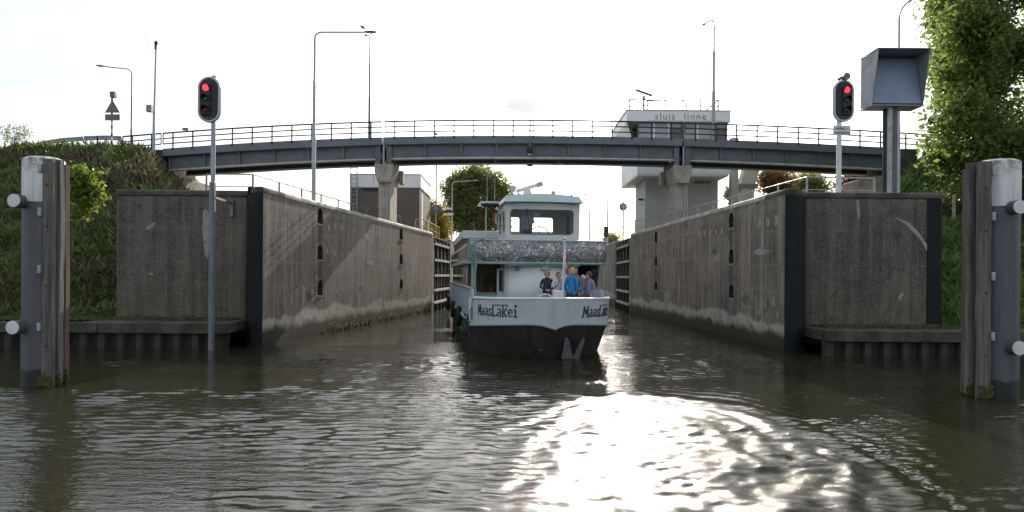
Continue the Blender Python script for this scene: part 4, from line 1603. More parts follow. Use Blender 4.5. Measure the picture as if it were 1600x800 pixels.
# ------------------------------------------------------------------ signals
def signal(c, flip, label, zpole, top_horn):
    """c centre of the board (world), lamps towards one side"""
    root = empty('traffic_signal', (c.x, c.y, zpole), label, 'traffic light', 'red lock entry signals')

    def stadium(hw, hh, y):
        pts = []
        for k in range(13):
            t = math.pi * k / 12
            pts.append(Vector((c.x + hw * math.cos(t), y, c.z + (hh - hw) + hw * math.sin(t))))
        for k in range(13):
            t = math.pi + math.pi * k / 12
            pts.append(Vector((c.x + hw * math.cos(t), y, c.z - (hh - hw) + hw * math.sin(t))))
        return pts

    hw, hh = 0.365, 0.745
    m = MB()
    rows = [stadium(hw - 0.075, hh - 0.075, c.y - 0.04), stadium(hw - 0.06, hh - 0.06, c.y - 0.075), stadium(hw - 0.012, hh - 0.012, c.y - 0.075), stadium(hw, hh, c.y - 0.05), stadium(hw, hh, c.y + 0.03), stadium(hw - 0.05, hh - 0.05, c.y + 0.05)]
    m.sheet([r + [r[0]] for r in rows])
    m.build('rim', 'signal_rim', root)
    m = MB()
    m.plate(stadium(hw - 0.062, hh - 0.062, c.y - 0.03), (0, 0.06, 0))
    bd = m.build('backing_board', 'black_paint', root)
    m = MB()
    lx = c.x + flip * 0.09
    m.bx(c.x - 0.14 + flip * 0.10, c.x + 0.14 + flip * 0.10, c.y - 0.085, c.y - 0.032, c.z - 0.50, c.z + 0.52)
    m.build('lamp_box', 'black_paint', bd, bevel=0.02)
    for k, mt in enumerate(('lamp_red', 'lens_green', 'lens_dull_red')):
        z = c.z + 0.38 - 0.355 * k
        m = MB()
        m.lathe([(0.108, 0), (0.10, -0.022), (0.075, -0.040), (0.035, -0.052), (0.004, -0.056)], (lx, c.y - 0.087, z), 18, axis='Y')
        ln = m.build('lamp', mt, root)
        m = MB()
        g = []
        for j in range(11):
            t = R(-20) + R(220) * j / 10
            g.append([Vector((lx + 0.115 * math.cos(t), c.y - 0.087, z + 0.115 * math.sin(t))), Vector((lx + 0.120 * math.cos(t), c.y - 0.087 - 0.20 * max(0.2, math.sin(t) * 0.6 + 0.4), z + 0.120 * math.sin(t) - 0.01))])
        m.sheet(g)
        v_ = m.build('visor', 'black_paint', ln)
        so = v_.modifiers.new('thick', 'SOLIDIFY')
        so.thickness = 0.006
    for dx in (-0.05, 0.05):
        for zz in (0.64, -0.60):
            m = MB()
            m.lathe([(0.018, 0), (0.014, -0.015)], (c.x + dx, c.y - 0.03, c.z + zz), 8, axis='Y')
            m.build('bolt', 'galvanised', root)
    return root


# left signal on a pole with gauge that stands in the water
YS = 22.12
cL = W(327.5, 156, YS)
sg = signal(cL, -1, 'red traffic signal on a tall pole standing in the water at the left', 0, False)
m = MB()
m.tube([(cL.x + 0.09, YS + 0.09, cL.z + 0.80), (cL.x + 0.09, YS + 0.09, 4.9)], 0.072, 12)
m.build('pole', 'pole_grey', sg)
m = MB()
m.bx(cL.x - 0.0, cL.x + 0.17, YS, YS + 0.15, -1.0, 5.45)
m.build('guide_post', 'gauge_steel', sg, bevel=0.015)
m = MB()
m.bx(cL.x + 0.09, cL.x + 0.155, YS - 0.014, YS - 0.002, 0.25, 5.4)
gs = m.build('level_gauge', 'blue_gauge', sg)
for k in range(50):
    m = MB()
    m.bx(cL.x + 0.095, cL.x + 0.125, YS - 0.022, YS - 0.0145, 0.32 + k * 0.10, 0.36 + k * 0.10)
    m.build('gauge_mark', 'galvanised', gs)
m = MB()
m.beam((cL.x + 0.15, YS + 0.1, 4.95), (cL.x - 0.15, LFY - 0.12, 5.0), 0.07, 0.07)
m.beam((cL.x - 0.15, LFY - 0.06, 5.1), (cL.x - 0.15, LFY - 0.06, 4.5), 0.11, 0.10)
m.build('wall_bracket', 'gauge_steel', sg)

# right signal on the block, horn on top, notice below
cR = W(1317.5, 158, 24.2)
sg = signal(cR, 1, 'red traffic signal with a horn on top and a notice below at the right', WALL_Z, True)
m = MB()
m.tube([(cR.x - 0.09, 24.30, cR.z + 0.3), (cR.x - 0.09, 24.30, WALL_Z)], 0.088, 12)
m.build('pole', 'white_paint', sg)
m = MB()
m.lathe([(0.13, -0.16), (0.125, 0.0), (0.07, 0.08), (0.05, 0.16)], (cR.x + 0.05, 24.2, cR.z + 0.84), 16, axis='Y')
m.build('horn', 'pole_dark', sg)
m = MB()
m.lathe([(0.06, -0.1), (0.06, 0.08)], (cR.x - 0.12, 24.2, cR.z + 0.80), 12, axis='Y')
m.build('small_speaker', 'pole_dark', sg)
nb0, nb1 = W(1302, 211, 24.1), W(1329, 196, 24.1)
m = MB()
m.bx(nb0.x, nb1.x, 24.1, 24.12, nb0.z, nb1.z)
nt = m.build('notice', 'white_paint', sg, bevel=0.004)


def text_mesh(body, size, name, mat, parent, loc, rot=(math.pi / 2, 0, 0), ext=0.003, align='CENTER', spacing=1.0):
    cu = bpy.data.curves.new(name, 'FONT')
    cu.body = body
    cu.size = size
    cu.extrude = ext
    cu.align_x = align
    cu.align_y = 'CENTER'
    cu.space_character = spacing
    cu.resolution_u = 3
    tmp = bpy.data.objects.new('tmp_text', cu)
    COL.objects.link(tmp)
    dg = bpy.context.evaluated_depsgraph_get()
    me = bpy.data.meshes.new_from_object(tmp.evaluated_get(dg))
    bpy.data.objects.remove(tmp)
    me.materials.clear()
    me.materials.append(MATS[mat])
    o = bpy.data.objects.new(name, me)
    COL.objects.link(o)
    off = Vector((0, 0, 0))
    q = parent
    while q is not None:
        off += q.location
        q = q.parent
    o.parent = parent
    o.location = Vector(loc) - off
    o.rotation_euler = rot
    return o


nc = (nb0 + nb1) / 2
text_mesh('video -', 0.165, 'lettering', 'letter_black', nt, (nc.x, 24.095, nc.z + 0.07))
text_mesh('bewaking', 0.165, 'lettering', 'letter_black', nt, (nc.x, 24.095, nc.z - 0.08))

# hooded matrix panel on its post
YP = 24.6
tl, bl, br, tr = W(1362, 82, YP), W(1361, 163, YP), W(1444, 163, YP), W(1453, 82, YP)
root = empty('hooded_panel', (W(1392, 290, YP).x, YP + 0.2, WALL_Z), 'large grey hooded signal panel with a blank slate screen on a post', 'sign')
m = MB()
x0, x1 = tl.x + 0.02, tl.x + 1.88
zt, zb = tl.z, bl.z
ox = 0.18
m.bx(x0 + 0.06, x1 - 0.02, YP + 0.72, YP + 0.80, zb, zt - 0.02)
m.build('back_plate', 'box_grey', root)
# screen leans back from the front sill to the rear top
m = MB()
m.plate([(x0 + 0.05, YP + 0.02, zb + 0.05), (x1 - 0.05, YP + 0.02, zb + 0.05), (x1 - 0.05, YP + 0.42, zt - 0.10), (x0 + 0.05, YP + 0.42, zt - 0.10)], (0, 0.03, 0))
m.build('screen', 'panel_slate', root)
for xs_, nm in ((x0, 0), (x1, 1)):
    m = MB()
    m.plate([(xs_, YP, zb), (xs_, YP - 0.02, zb + 0.1), (xs_, YP - 0.42, zt), (xs_, YP + 0.80, zt), (xs_, YP + 0.80, zb)], (0.03 if nm == 0 else -0.03, 0, 0))
    m.build('side_plate', 'box_grey', root, bevel=0.004)
m = MB()
m.bx(x0 - 0.02, x1 + 0.02, YP - 0.44, YP + 0.81, zt + 0.002, zt + 0.04)
m.build('hood', 'box_grey', root, bevel=0.006)
m = MB()
m.bx(x0 - 0.01, x1 + 0.01, YP - 0.03, YP + 0.81, zb - 0.05, zb - 0.002)
m.build('sill', 'box_grey', root, bevel=0.006)
pxm = (W(1385, 220, YP + .3).x + W(1400, 220, YP + .3).x) / 2
m = MB()
m.bx(pxm - 0.19, pxm + 0.17, YP + 0.20, YP + 0.24, WALL_Z, zb - 0.05)
m.bx(pxm - 0.05, pxm + 0.02, YP + 0.24, YP + 0.50, WALL_Z, zb - 0.05)
m.bx(pxm - 0.19, pxm + 0.17, YP + 0.50, YP + 0.54, WALL_Z, zb - 0.05)
m.build('post', 'post_dark', root)
m = MB()
m.bx(pxm - 0.20, pxm - 0.06, YP + 0.12, YP + 0.19, WALL_Z, zb - 0.05)
m.build('cable_duct', 'galvanised', root)


# ------------------------------------------------------------------ mooring dolphins
def dolphin(x, y, s, label, timbers, pegs, pole_dx):
    root = empty('mooring_dolphin', (x, y, 0), label, 'mooring post', 'mooring dolphins at the river edge')
    r = 0.40
    xc = x + pole_dx
    m = MB()
    m.lathe([(r, -2.0), (r, 0.2), (r, 2.0), (r, 4.02)], (xc, y, 0), 28)
    m.build('steel_pile', 'pile_steel', root)
    m = MB()
    m.lathe([(r + 0.006, 4.025), (r + 0.006, 4.95), (r - 0.01, 4.99), (0.30, 5.03), (0.02, 5.05)], (xc, y, 0), 28)
    m.build('white_band', 'pile_white', root)
    for k, (tx, ty, w, zt_, mt) in enumerate(timbers):
        m = MB()
        zz = np.linspace(0.05 if k else 0.0, zt_, 9)
        g = []
        for z in zz:
            jx, jy = random.uniform(-0.012, 0.012), random.uniform(-0.010, 0.010)
            g.append([(x + tx + jx + a * w / 2 * (1 + random.uniform(-0.03, 0.03)), y + ty + jy + b_ * 0.075, z) for a, b_ in ((-1, -0.8), (-0.8, -1), (0.8, -1), (1, -0.8), (1, 1), (-1, 1), (-1, -0.8))])
        m.sheet(g)
        m.f += [tuple(range(6)), tuple((len(g) - 1) * 7 + j for j in range(6))]
        m.mi += [0, 0]
        tb = m.build('fender_timber', mt, root)
        for z in (0.9, 2.2, 3.5, 4.4):
            m = MB()
            m.lathe([(0.028, 0.0), (0.024, -0.025), (0.01, -0.035)], (x + tx, y + ty - 0.075, z), 8, axis='Y')
            m.build('bolt', 'rust', tb)
        m = MB()
        m.box((x + tx, y + ty, -0.45), (w * 0.95, 0.14, 1.15))
        m.build('wet_foot', 'black_paint', tb)
    for z in (1.3, 2.55, 3.8, 4.75):
        m = MB()
        q_ = x + timbers[0][0] + s * 0.10
        m.bx(q_, q_ + s * 0.07, y - 0.42, y - 0.22, z - 0.09, z + 0.09)
        m.build('bracket', 'pole_grey', root, bevel=0.01)
    for (pdx, pz, rr) in pegs:
        ax_ = Vector((s * 0.05, -1.0, 0.0)).normalized()
        c0 = Vector((xc + pdx, y - 0.28, pz))
        c1 = c0 + ax_ * 0.30
        m = MB()
        m.tube([c0, c1], rr, 18)
        pg = m.build('mooring_peg', 'pile_steel', root)
        m = MB()
        m.tube([c1 + ax_ * 0.002, c1 + ax_ * 0.02], rr * 0.97, 18)
        m.build('peg_cap', 'white_paint', pg)
    vs, qs = [], []
    rg_ = np.random.default_rng(int(abs(x) * 10))
    for k in range(260):
        t = timbers[k % len(timbers)]
        px_, pz_ = x + t[0] + rg_.uniform(-0.14, 0.14), 0.03 + abs(rg_.normal(0.05, 0.09))
        q = rg_.uniform(0.015, 0.04)
        o_ = len(vs)
        yy = y + t[1] - 0.08 - rg_.uniform(0, 0.03)
        for a, b_ in ((-1, -1), (1, -1), (1, 1), (-1, 1)):
            vs.append((px_ + a * q - x, yy - y, pz_ + b_ * q))
        qs.append((o_, o_ + 1, o_ + 2, o_ + 3))
    o = raw_mesh('weed', vs, qs, 'moss', root)
    o['kind'] = 'stuff'


dolphin(-10.44, 15.2, -1, 'mooring dolphin at the left edge with white pegs and weathered timbers',
        [(0.32, -0.30, 0.22, 4.95, 'timber'), (0.37, -0.08, 0.20, 4.97, 'timber'), (0.34, 0.18, 0.16, 4.90, 'timber_red')], [(-0.22, 4.02, 0.145), (-0.23, 1.30, 0.15)], 0.0)
dolphin(10.38, 14.6, 1, 'mooring dolphin at the right edge with white pegs and weathered timbers',
        [(-0.50, -0.30, 0.23, 4.95, 'timber'), (-0.56, -0.02, 0.21, 4.97, 'timber'), (-0.50, 0.20, 0.16, 4.88, 'timber_red')], [(0.02, 3.98, 0.145), (0.03, 1.08, 0.15)], 0.0)


# ------------------------------------------------------------------ railings on the lock platforms
def quay_rail(pts, label, mat='galvanised', step=2.4, h=1.02, name='handrail', mid=True):
    pts = [Vector(p) for p in pts]
    root = empty(name, pts[0], label, 'railing', 'platform railings')
    m = MB()
    m.tube([p + Vector((0, 0, h)) for p in pts], 0.028, 7)
    m.build('top_rail', mat, root)
    if mid:
        m = MB()
        m.tube([p + Vector((0, 0, h * 0.52)) for p in pts], 0.02, 6)
        m.build('middle_rail', mat, root)
    me = None
    for a, b in zip(pts[:-1], pts[1:]):
        n = max(1, int(round((b - a).length / step)))
        for k in range(n + (1 if b is pts[-1] else 0)):
            p = a + (b - a) * k / n
            if me is None:
                mm = MB()
                mm.bx(-0.032, 0.032, -0.032, 0.032, 0, h)
                mm.bx(-0.08, 0.08, -0.08, 0.08, 0, 0.02)
                o = mm.build('post', mat, root, local=True)
                me = o.data
            else:
                o = bpy.data.objects.new('post', me)
                COL.objects.link(o)
                o.parent = root
            o.location = p - root.location


ZP = 5.42
quay_rail([(-12.2, 27.2, ZP), (-10.35, 27.2, ZP), (-8.75, 40.9, ZP), (-7.6, 46.6, ZP)], 'thin dark handrail along the top of the left lock wall', 'pole_dark')
quay_rail([(14.3, 27.0, ZP), (11.55, 26.8, ZP), (10.6, 36, ZP), (9.75, 45.0, ZP)], 'sunlit handrail along the top of the right lock wall')
quay_rail([(-6.95, 48.9, ZP), (-6.35, 49.6, ZP), (-6.15, 57.5, ZP)], 'yellow railing along the left gate walkway', 'yellow_rail', 1.2, 1.05, 'gate_railing')
quay_rail([(9.35, 48.0, ZP), (8.75, 48.6, ZP), (9.05, 56.5, ZP)], 'yellow railing along the right gate walkway', 'yellow_rail', 1.2, 1.05, 'gate_railing')


# ------------------------------------------------------------------ buildings
def machine_house():
    x0, x1, y0, y1 = -11.95, -6.75, 50.0, 56.5
    root = empty('machine_house', ((x0 + x1) / 2, 53, 5.4), 'flat roofed brick machine house with white fascia behind the left pier', 'building')
    m = MB()
    m.bx(x0 + 0.06, x1 - 0.06, y0 + 0.06, y1, 5.35, 8.86)
    m.build('wall', 'house_brick', root)
    m = MB()
    m.bx(x0, x1, y0, y1 + 0.06, 8.85, 9.80)
    fa = m.build('fascia', 'fascia_white', root, bevel=0.02)
    m = MB()
    m.bx(x0 - 0.03, x1 + 0.03, y0 - 0.03, y1 + 0.09, 9.803, 9.86)
    m.build('roof_edge', 'galvanised', fa)
    for a in (-10.2, -8.5):
        m = MB()
        m.bx(a, a + 0.02, y0 - 0.006, y0 - 0.002, 8.86, 9.79)
        m.build('panel_joint', 'pole_dark', fa)
    m = MB()
    m.bx(-10.95, -9.6, y0 - 0.02, y0 + 0.05, 8.62, 8.80)
    m.build('louvre', 'black_paint', root)
    m = MB()
    m.bx(x1 - 0.055, x1 - 0.02, 50.9, 51.5, 5.4, 8.6)
    m.build('corner_strip', 'fascia_white', root)
    # caged ladder at the left corner
    m = MB()
    m.tube([(x0 + 0.10, y0 - 0.25, 5.4), (x0 + 0.10, y0 - 0.25, 10.9)], 0.03, 6)
    ld = m.build('ladder', 'galvanised', root)
    m = MB()
    m.tube([(x0 + 0.62, y0 - 0.25, 5.4), (x0 + 0.62, y0 - 0.25, 10.9)], 0.03, 6)
    m.build('stile', 'galvanised', ld)
    for k in range(18):
        m = MB()
        m.tube([(x0 + 0.10, y0 - 0.25, 5.6 + 0.29 * k), (x0 + 0.62, y0 - 0.25, 5.6 + 0.29 * k)], 0.015, 5)
        m.build('rung', 'galvanised', ld)
    for k in range(6):
        z = 7.6 + k * 0.62
        m = MB()
        m.tube([(x0 + 0.0 + 0.36 - 0.36 * math.cos(t), y0 - 0.25 - 0.62 * math.sin(t), z) for t in [math.pi * j / 10 for j in range(11)]], 0.018, 5)
        m.build('cage_hoop', 'galvanised', ld)
    for j in (2, 5, 8):
        t = math.pi * j / 10
        m = MB()
        m.tube([(x0 + 0.36 - 0.36 * math.cos(t), y0 - 0.25 - 0.62 * math.sin(t), 7.6), (x0 + 0.36 - 0.36 * math.cos(t), y0 - 0.25 - 0.62 * math.sin(t), 10.7)], 0.014, 5)
        m.build('cage_bar', 'galvanised', ld)
    m = MB()
    m.tube([(x0 + 0.9, y0 + 0.3, 9.86), (x0 + 0.9, y0 + 0.3, 10.9), (x0 + 2.6, y0 + 0.3, 10.3), (x0 + 3.2, y0 + 0.3, 10.8)], 0.02, 5)
    m.build('roof_handrail', 'galvanised', root)


machine_house()


def control_tower():
    Y0 = 47.0
    root = empty('control_tower', (11.8, 50.5, 5.4), 'white lock control tower on a grey shaft with its name above the windows', 'building')
    xl, xr = W(980, 172, Y0).x, W(1142, 172, Y0).x
    zt = W(1060, 173, Y0).z
    zf = W(1060, 190, Y0).z          # bottom of the name band
    zb = W(1060, 272, Y0).z
    Y1 = 54.3
    xl2 = 8.62
    # parapet band
    m = MB()
    m.bx(xl, xr, Y0, Y1, zf, zt)
    pb_ = m.build('parapet', 'fascia_white', root, bevel=0.02)
    m = MB()
    m.bx(xl - 0.04, xr + 0.04, Y0 - 0.04, Y1 + 0.04, zt + 0.002, zt + 0.06)
    m.build('roof_edge', 'galvanised', pb_)
    nb_x0, nb_x1 = W(1012, 183, Y0).x, W(1130, 183, Y0).x
    m = MB()
    m.bx(nb_x0, nb_x1, Y0 - 0.03, Y0 - 0.002, zf + 0.06, zt - 0.12)
    nbd = m.build('name_board', 'fascia_white', root, bevel=0.005)
    lc = W(1046, 183, Y0 - 0.04)
    text_mesh('sluis', 0.66, 'lettering', 'letter_grey', nbd, (W(1039, 183, Y0).x, Y0 - 0.036, W(1040, 182.5, Y0).z), spacing=1.22)
    text_mesh('linne', 0.66, 'lettering', 'letter_grey', nbd, (W(1086, 183, Y0).x, Y0 - 0.036, W(1086, 182.5, Y0).z), spacing=1.22)
    # window storey: sill wall, glazed band with mullions
    zw0 = zf - 2.0
    m = MB()
    m.bx(xl2, xr - 0.02, Y0 + 0.25, Y1 - 0.1, zb, zw0)
    m.build('sill_wall', 'fascia_white', root, bevel=0.03)
    m = MB()
    m.bx(xl2 + 0.1, xr - 0.10, Y0 + 0.42, Y1 - 0.2, zw0 + 0.002, zf - 0.002)
    m.build('room', 'tower_grey', root)
    n = 6
    for k in range(n):
        a = xl2 + 0.15 + (xr - xl2 - 0.35) * k / n
        b = xl2 + 0.15 + (xr - xl2 - 0.35) * (k + 1) / n
        m = MB()
        m.bx(a + 0.05, b - 0.05, Y0 + 0.36, Y0 + 0.415, zw0 + 0.06, zf - 0.10)
        wd = m.build('window', 'pale_glass' if k in (0, 1, 3, 4) else 'dark_glass', root)
        m = MB()
        m.bx(b - 0.05, b + 0.05, Y0 + 0.28, Y0 + 0.414, zw0 + 0.004, zf - 0.004)
        m.build('mullion', 'boat_wood' if k in (2, 4, 5) else 'fascia_white', wd)
        m = MB()
        m.bx(a + 0.06, b - 0.06, Y0 + 0.30, Y0 + 0.355, zf - 0.34, zf - 0.11)
        m.build('blind_box', 'galvanised', wd)
    for k in range(4):
        ya = Y0 + 0.6 + k * 1.6
        m = MB()
        m.bx(xl2 + 0.03, xl2 + 0.097, ya, ya + 1.4, zw0 + 0.06, zf - 0.10)
        m.build('window', 'dark_glass', root)
    # slanted side fin under the eaves
    m = MB()
    m.plate([(xl, Y0 + 0.3, zf), (xl, Y1, zf), (xl2, Y1, zw0), (xl2, Y0 + 0.9, zw0)], (0.05, 0, 0))
    m.build('side_fin', 'fascia_white', root)
    # soffit and shaft
    m = MB()
    m.bx(xl2 + 0.02, xr - 0.05, Y0 + 0.27, Y1 - 0.12, zb - 0.10, zb - 0.002)
    m.build('soffit', 'tower_soffit', root)
    xs0, xs1 = W(1008, 320, 48.6).x, W(1122, 320, 48.6).x
    m = MB()
    m.bx(xs0, xs1, 48.6, 52.4, 5.35, zb - 0.10)
    sh = m.build('shaft', 'tower_grey', root, bevel=0.02)
    m = MB()
    m.bx(W(1084, 284, 48.6).x, W(1111, 284, 48.6).x, 48.56, 48.598, W(1090, 287, 48.6).z, W(1090, 283, 48.6).z)
    m.build('grille', 'pole_dark', sh)
    m = MB()
    m.box((xs0 - 0.25, 48.9, W(996, 311, 48.6).z), (0.35, 0.14, 0.14))
    m.build('camera', 'black_paint', sh)
    m = MB()
    px_ = W(1073, 320, 48.5).x
    m.tube([(px_, 48.5, 5.4), (px_, 48.5, zb - 0.1)], 0.08, 8)
    m.build('rain_pipe', 'fascia_white', sh)
    # roof railing
    zr = zt + 0.06
    xr2 = W(1126, 160, Y0).x
    P4 = [(xl + 0.25, Y1 - 0.4), (xl + 0.25, Y0 + 0.5), (xr2, Y0 + 0.5), (xr2, Y1 - 0.4)]
    m = MB()
    m.tube([(a, b, zr + 0.82) for a, b in P4], 0.050, 6)
    rr = m.build('roof_railing', 'rail_steel', root)
    m = MB()
    m.tube([(a, b, zr + 0.42) for a, b in P4], 0.042, 6)
    m.build('middle_rail', 'rail_steel', rr)
    for a, b in P4 + [(xl + 0.25 + (xr2 - xl - 0.25) * k / 5, Y0 + 0.5) for k in range(1, 5)]:
        m = MB()
        m.tube([(a, b, zr), (a, b, zr + 0.82)], 0.042, 6)
        m.build('post', 'rail_steel', rr)
    # radar
    rp = W(1006, 160, Y0 + 0.7)
    m = MB()
    m.tube([(rp.x, Y0 + 0.7, zr), (rp.x, Y0 + 0.7, rp.z + 0.2)], 0.07, 8)
    rd = m.build('radar_mast', 'pole_dark', root)
    m = MB()
    m.lathe([(0.13, 0), (0.14, 0.18), (0.08, 0.26)], (rp.x, Y0 + 0.7, W(1006, 155, Y0 + .7).z), 12)
    m.build('radar_motor', 'white_paint', rd)
    a, b = W(993, 140.5, Y0 + 0.7), W(1019, 149.5, Y0 + 0.7)
    m = MB()
    m.beam(a, b, 0.16, 0.16)
    m.build('radar_scanner', 'pole_dark', rd, bevel=0.03)
    # aerial
    q = W(1047, 172, Y0 + 1.0)
    m = MB()
    m.tube([(q.x, Y0 + 1, zr), (q.x, Y0 + 1, W(1047, 131, Y0 + 1).z)], 0.024, 5)
    m.build('aerial', 'rail_steel', root)
    # roof lamp on a bent arm
    q0, q1, q2 = W(1072.5, 172, Y0 + .6), W(1070, 158, Y0 + .6), W(1022, 157, Y0 + .6)
    m = MB()
    m.tube([q0, q0 + Vector((0, 0, 0.45)), q1 + Vector((0.02, 0, -0.02)), q1 + Vector((-0.3, 0, 0.08)), q2], 0.04, 7)
    la = m.build('roof_lamp', 'pole_dark', root)
    m = MB()
    m.ball(q2 + Vector((-0.25, 0, 0)), (0.33, 0.14, 0.08))
    m.build('lamp_head', 'pole_grey', la)
    # stair column and slanted stair on the right
    m = MB()
    a, b = W(1143, 280, 47.6), W(1154, 280, 47.6)
    m.bx(a.x, b.x, 47.6, 48.2, 5.4, W(1148, 215, 47.6).z)
    st = m.build('stair_column', 'tower_grey', root)
    for k, (u0, u1, v0, v1) in enumerate([(1157, 1180, 290, 262), (1154, 1174, 318, 294)]):
        m = MB()
        m.plate([W(u0, v0, 49), W(u1, v0, 49), W(u1 + 8 - k * 2, v1, 49), W(u0 + 8 - k * 2, v1, 49)], (0, 0.9, 0))
        m.build('stair_flight', 'beige_stair', root)
    m = MB()
    m.plate([W(1153, 294, 48.95), W(1184, 294, 48.95), W(1185, 287, 48.95), W(1155, 287, 48.95)], (0, 1.2, 0))
    m.build('landing', 'pole_dark', root)


control_tower()
bp = W(681, 213, 41.5)
bird((bp.x, 41.62, deck_z(bp.x)), 2.2, 'small dark bird sitting on the bridge deck edge', 1.5)
bp = W(607, 340, 40.6)
bird((W(616, 340, 42).x, 40.7, WALL_Z), 1.2, 'small dark bird on the wall by the left pier', 1.4)


# ------------------------------------------------------------------ vegetation
def leaf_cloud(centres, sizes, spread, per, rg, aspect=0.55, up=0.25, droop=None):
    """centres (n,3) -> quads of leaves around each"""
    n = len(centres)
    c = np.repeat(centres, per, axis=0)
    sp = np.repeat(np.asarray(spread), per, axis=0) if np.ndim(spread) else spread
    c = c + rg.normal(0, 1, c.shape) * (sp[:, None] if np.ndim(sp) else sp)
    d = rg.normal(0, 1, c.shape)
    d[:, 2] = d[:, 2] * 0.6 - up
    d /= np.linalg.norm(d, axis=1)[:, None] + 1e-9
    r = rg.normal(0, 1, c.shape)
    s = np.cross(d, r)
    s /= np.linalg.norm(s, axis=1)[:, None] + 1e-9
    sz = rg.uniform(sizes[0], sizes[1], len(c))[:, None]
    v = np.stack([c - d * sz * 0.5, c + s * sz * aspect * 0.5, c + d * sz * 0.5, c - s * sz * aspect * 0.5], 1).reshape(-1, 3)
    q = np.arange(len(v)).reshape(-1, 4)
    return v, q


def blob_points(blobs, n, rg, shell=0.55):
    vol = np.array([b[3] * b[4] * b[5] for b in blobs])
    pick = rg.choice(len(blobs), n, p=vol / vol.sum())
    B = np.array(blobs)[pick]
    d = rg.normal(0, 1, (n, 3))
    d /= np.linalg.norm(d, axis=1)[:, None]
    rr = shell + (1 - shell) * rg.random(n) ** 0.6
    return B[:, :3] + d * B[:, 3:6] * rr[:, None]


def tree(name, base, h_trunk, r_trunk, blobs, nclump, per, leafsize, spread, mat, label, cat='tree', group=None, seed=1, nbr=26):
    rg = np.random.default_rng(seed)
    root = empty(name, base, label, cat, group)
    b = Vector(base)
    C = blob_points(blobs, nclump, rg)
    m = MB()
    top = b + Vector((rg.normal(0, .2), rg.normal(0, .2), h_trunk))
    m.tube([b + Vector((0, 0, -0.3)), b + (top - b) * 0.3 + Vector((rg.normal(0, .08), 0, 0)), b + (top - b) * 0.7, top], [r_trunk * 1.25, r_trunk, r_trunk * 0.8, r_trunk * 0.45], 10)
    tk = m.build('trunk', 'bark', root)
    order = rg.choice(len(C), min(nbr, len(C)), replace=False)
    m = MB()
    for i in order:
        e = Vector(C[i])
        s = b + (top - b) * (0.35 + 0.65 * rg.random())
        if e.z < s.z:
            s = b + (top - b) * 0.35
        mid = s.lerp(e, 0.5) + Vector((rg.normal(0, .15), rg.normal(0, .15), 0.15)) * (e - s).length * 0.3
        m.tube([s, mid, e], [r_trunk * 0.28, r_trunk * 0.16, r_trunk * 0.05], 5)
    m.build('limb', 'bark', tk)
    v, q = leaf_cloud(C, leafsize, spread, per, rg)
    raw_mesh('crown', v - np.array(base), q, mat, root)
    return root


# large tree on the right bank
tb = (22.6, 33.0, 5.0)
blobs = []
rgT = np.random.default_rng(21)
for k in range(30):
    z = rgT.uniform(8.6, 22)
    w_ = 5.2 * math.sin(math.pi * min(1, max(0.12, (z - 6.0) / 17))) ** 0.55
    a = rgT.uniform(0, 6.28)
    rad = w_ * rgT.uniform(0.35, 0.85)
    rx_, by_ = rgT.uniform(1.1, 1.9), 33.2 + rad * math.sin(a) * 0.8
    blobs.append((max(23.6 + rad * math.cos(a), 0.625 * by_ + rx_ * 0.9), by_, z, rx_, rgT.uniform(1.1, 1.9), rgT.uniform(0.8, 1.4)))
blobs += [(20.3, 32.0, 9.3, 0.8, 1.0, 0.7), (20.9, 31.5, 10.2, 1.1, 1.2, 1.0), (22.3, 31.0, 8.8, 1.3, 1.2, 0.9), (24.0, 31.0, 8.8, 1.6, 1.2, 1.0), (21.2, 32.0, 12.2, 1.0, 1.2, 1.0), (21.2, 32, 14.4, 1.0, 1.2, 1.2)]
tree('broadleaf_tree', tb, 11.0, 0.32, blobs, 1900, 56, (0.18, 0.36), 0.36, 'leaf_green', 'tall leafy green tree rising behind the right mooring dolphin', seed=22, nbr=60)
# dark undergrowth below it
def bush(base, blobs, n, per, sz, spread, mat, label, seed, name='bush', group='bushes on the banks'):
    return tree(name, base, 0.8, 0.05, blobs, n, per, sz, spread, mat, label, 'bush', group, seed, 18)


bush((21.2, 31.6, 5.0), [(20.6, 32.6, 5.9, 1.2, 1.0, 0.9), (22.5, 32.2, 6.0, 1.6, 1.2, 1.1), (19.2, 33.5, 5.8, 1.2, 1.0, 0.7), (25, 32, 6.2, 1.8, 1.2, 1.3)], 260, 55, (0.10, 0.22), 0.26, 'leaf_dark', 'dark undergrowth beneath the tall right tree', 31)
# bright shrub behind the left dolphin
sb = W(128, 335, 26.5)
bb = []
for u, v, ru in [(118, 270, 10), (128, 282, 12), (138, 295, 11), (150, 303, 7), (118, 300, 13), (132, 316, 12), (145, 322, 8), (112, 322, 11), (124, 335, 10), (108, 285, 9), (140, 275, 5)]:
    c = W(u, v, 26.3)
    bb.append((c.x, 26.3 + random.uniform(-.3, .3), c.z, ru * 0.0246, 0.25, ru * 0.0246))
bush((sb.x, 26.6, sb.z - 0.3), bb, 120, 18, (0.12, 0.25), 0.13, 'leaf_bush', 'bright green shrub beside the left mooring dolphin', 32)
# thin sapling at the far left crest
sb = W(22, 238, 40)
tree('sapling', (sb.x, 40, sb.z - 0.4), 1.2, 0.03, [(W(20, 208, 40).x, 40, W(20, 208, 40).z, .75, .5, .62), (W(35, 205, 40).x, 40, W(35, 206, 40).z, .45, .4, .4)], 60, 9, (0.08, 0.16), 0.14, 'leaf_bush', 'thin sapling with sparse leaves on the far left crest', 'tree', None, 33, 40)
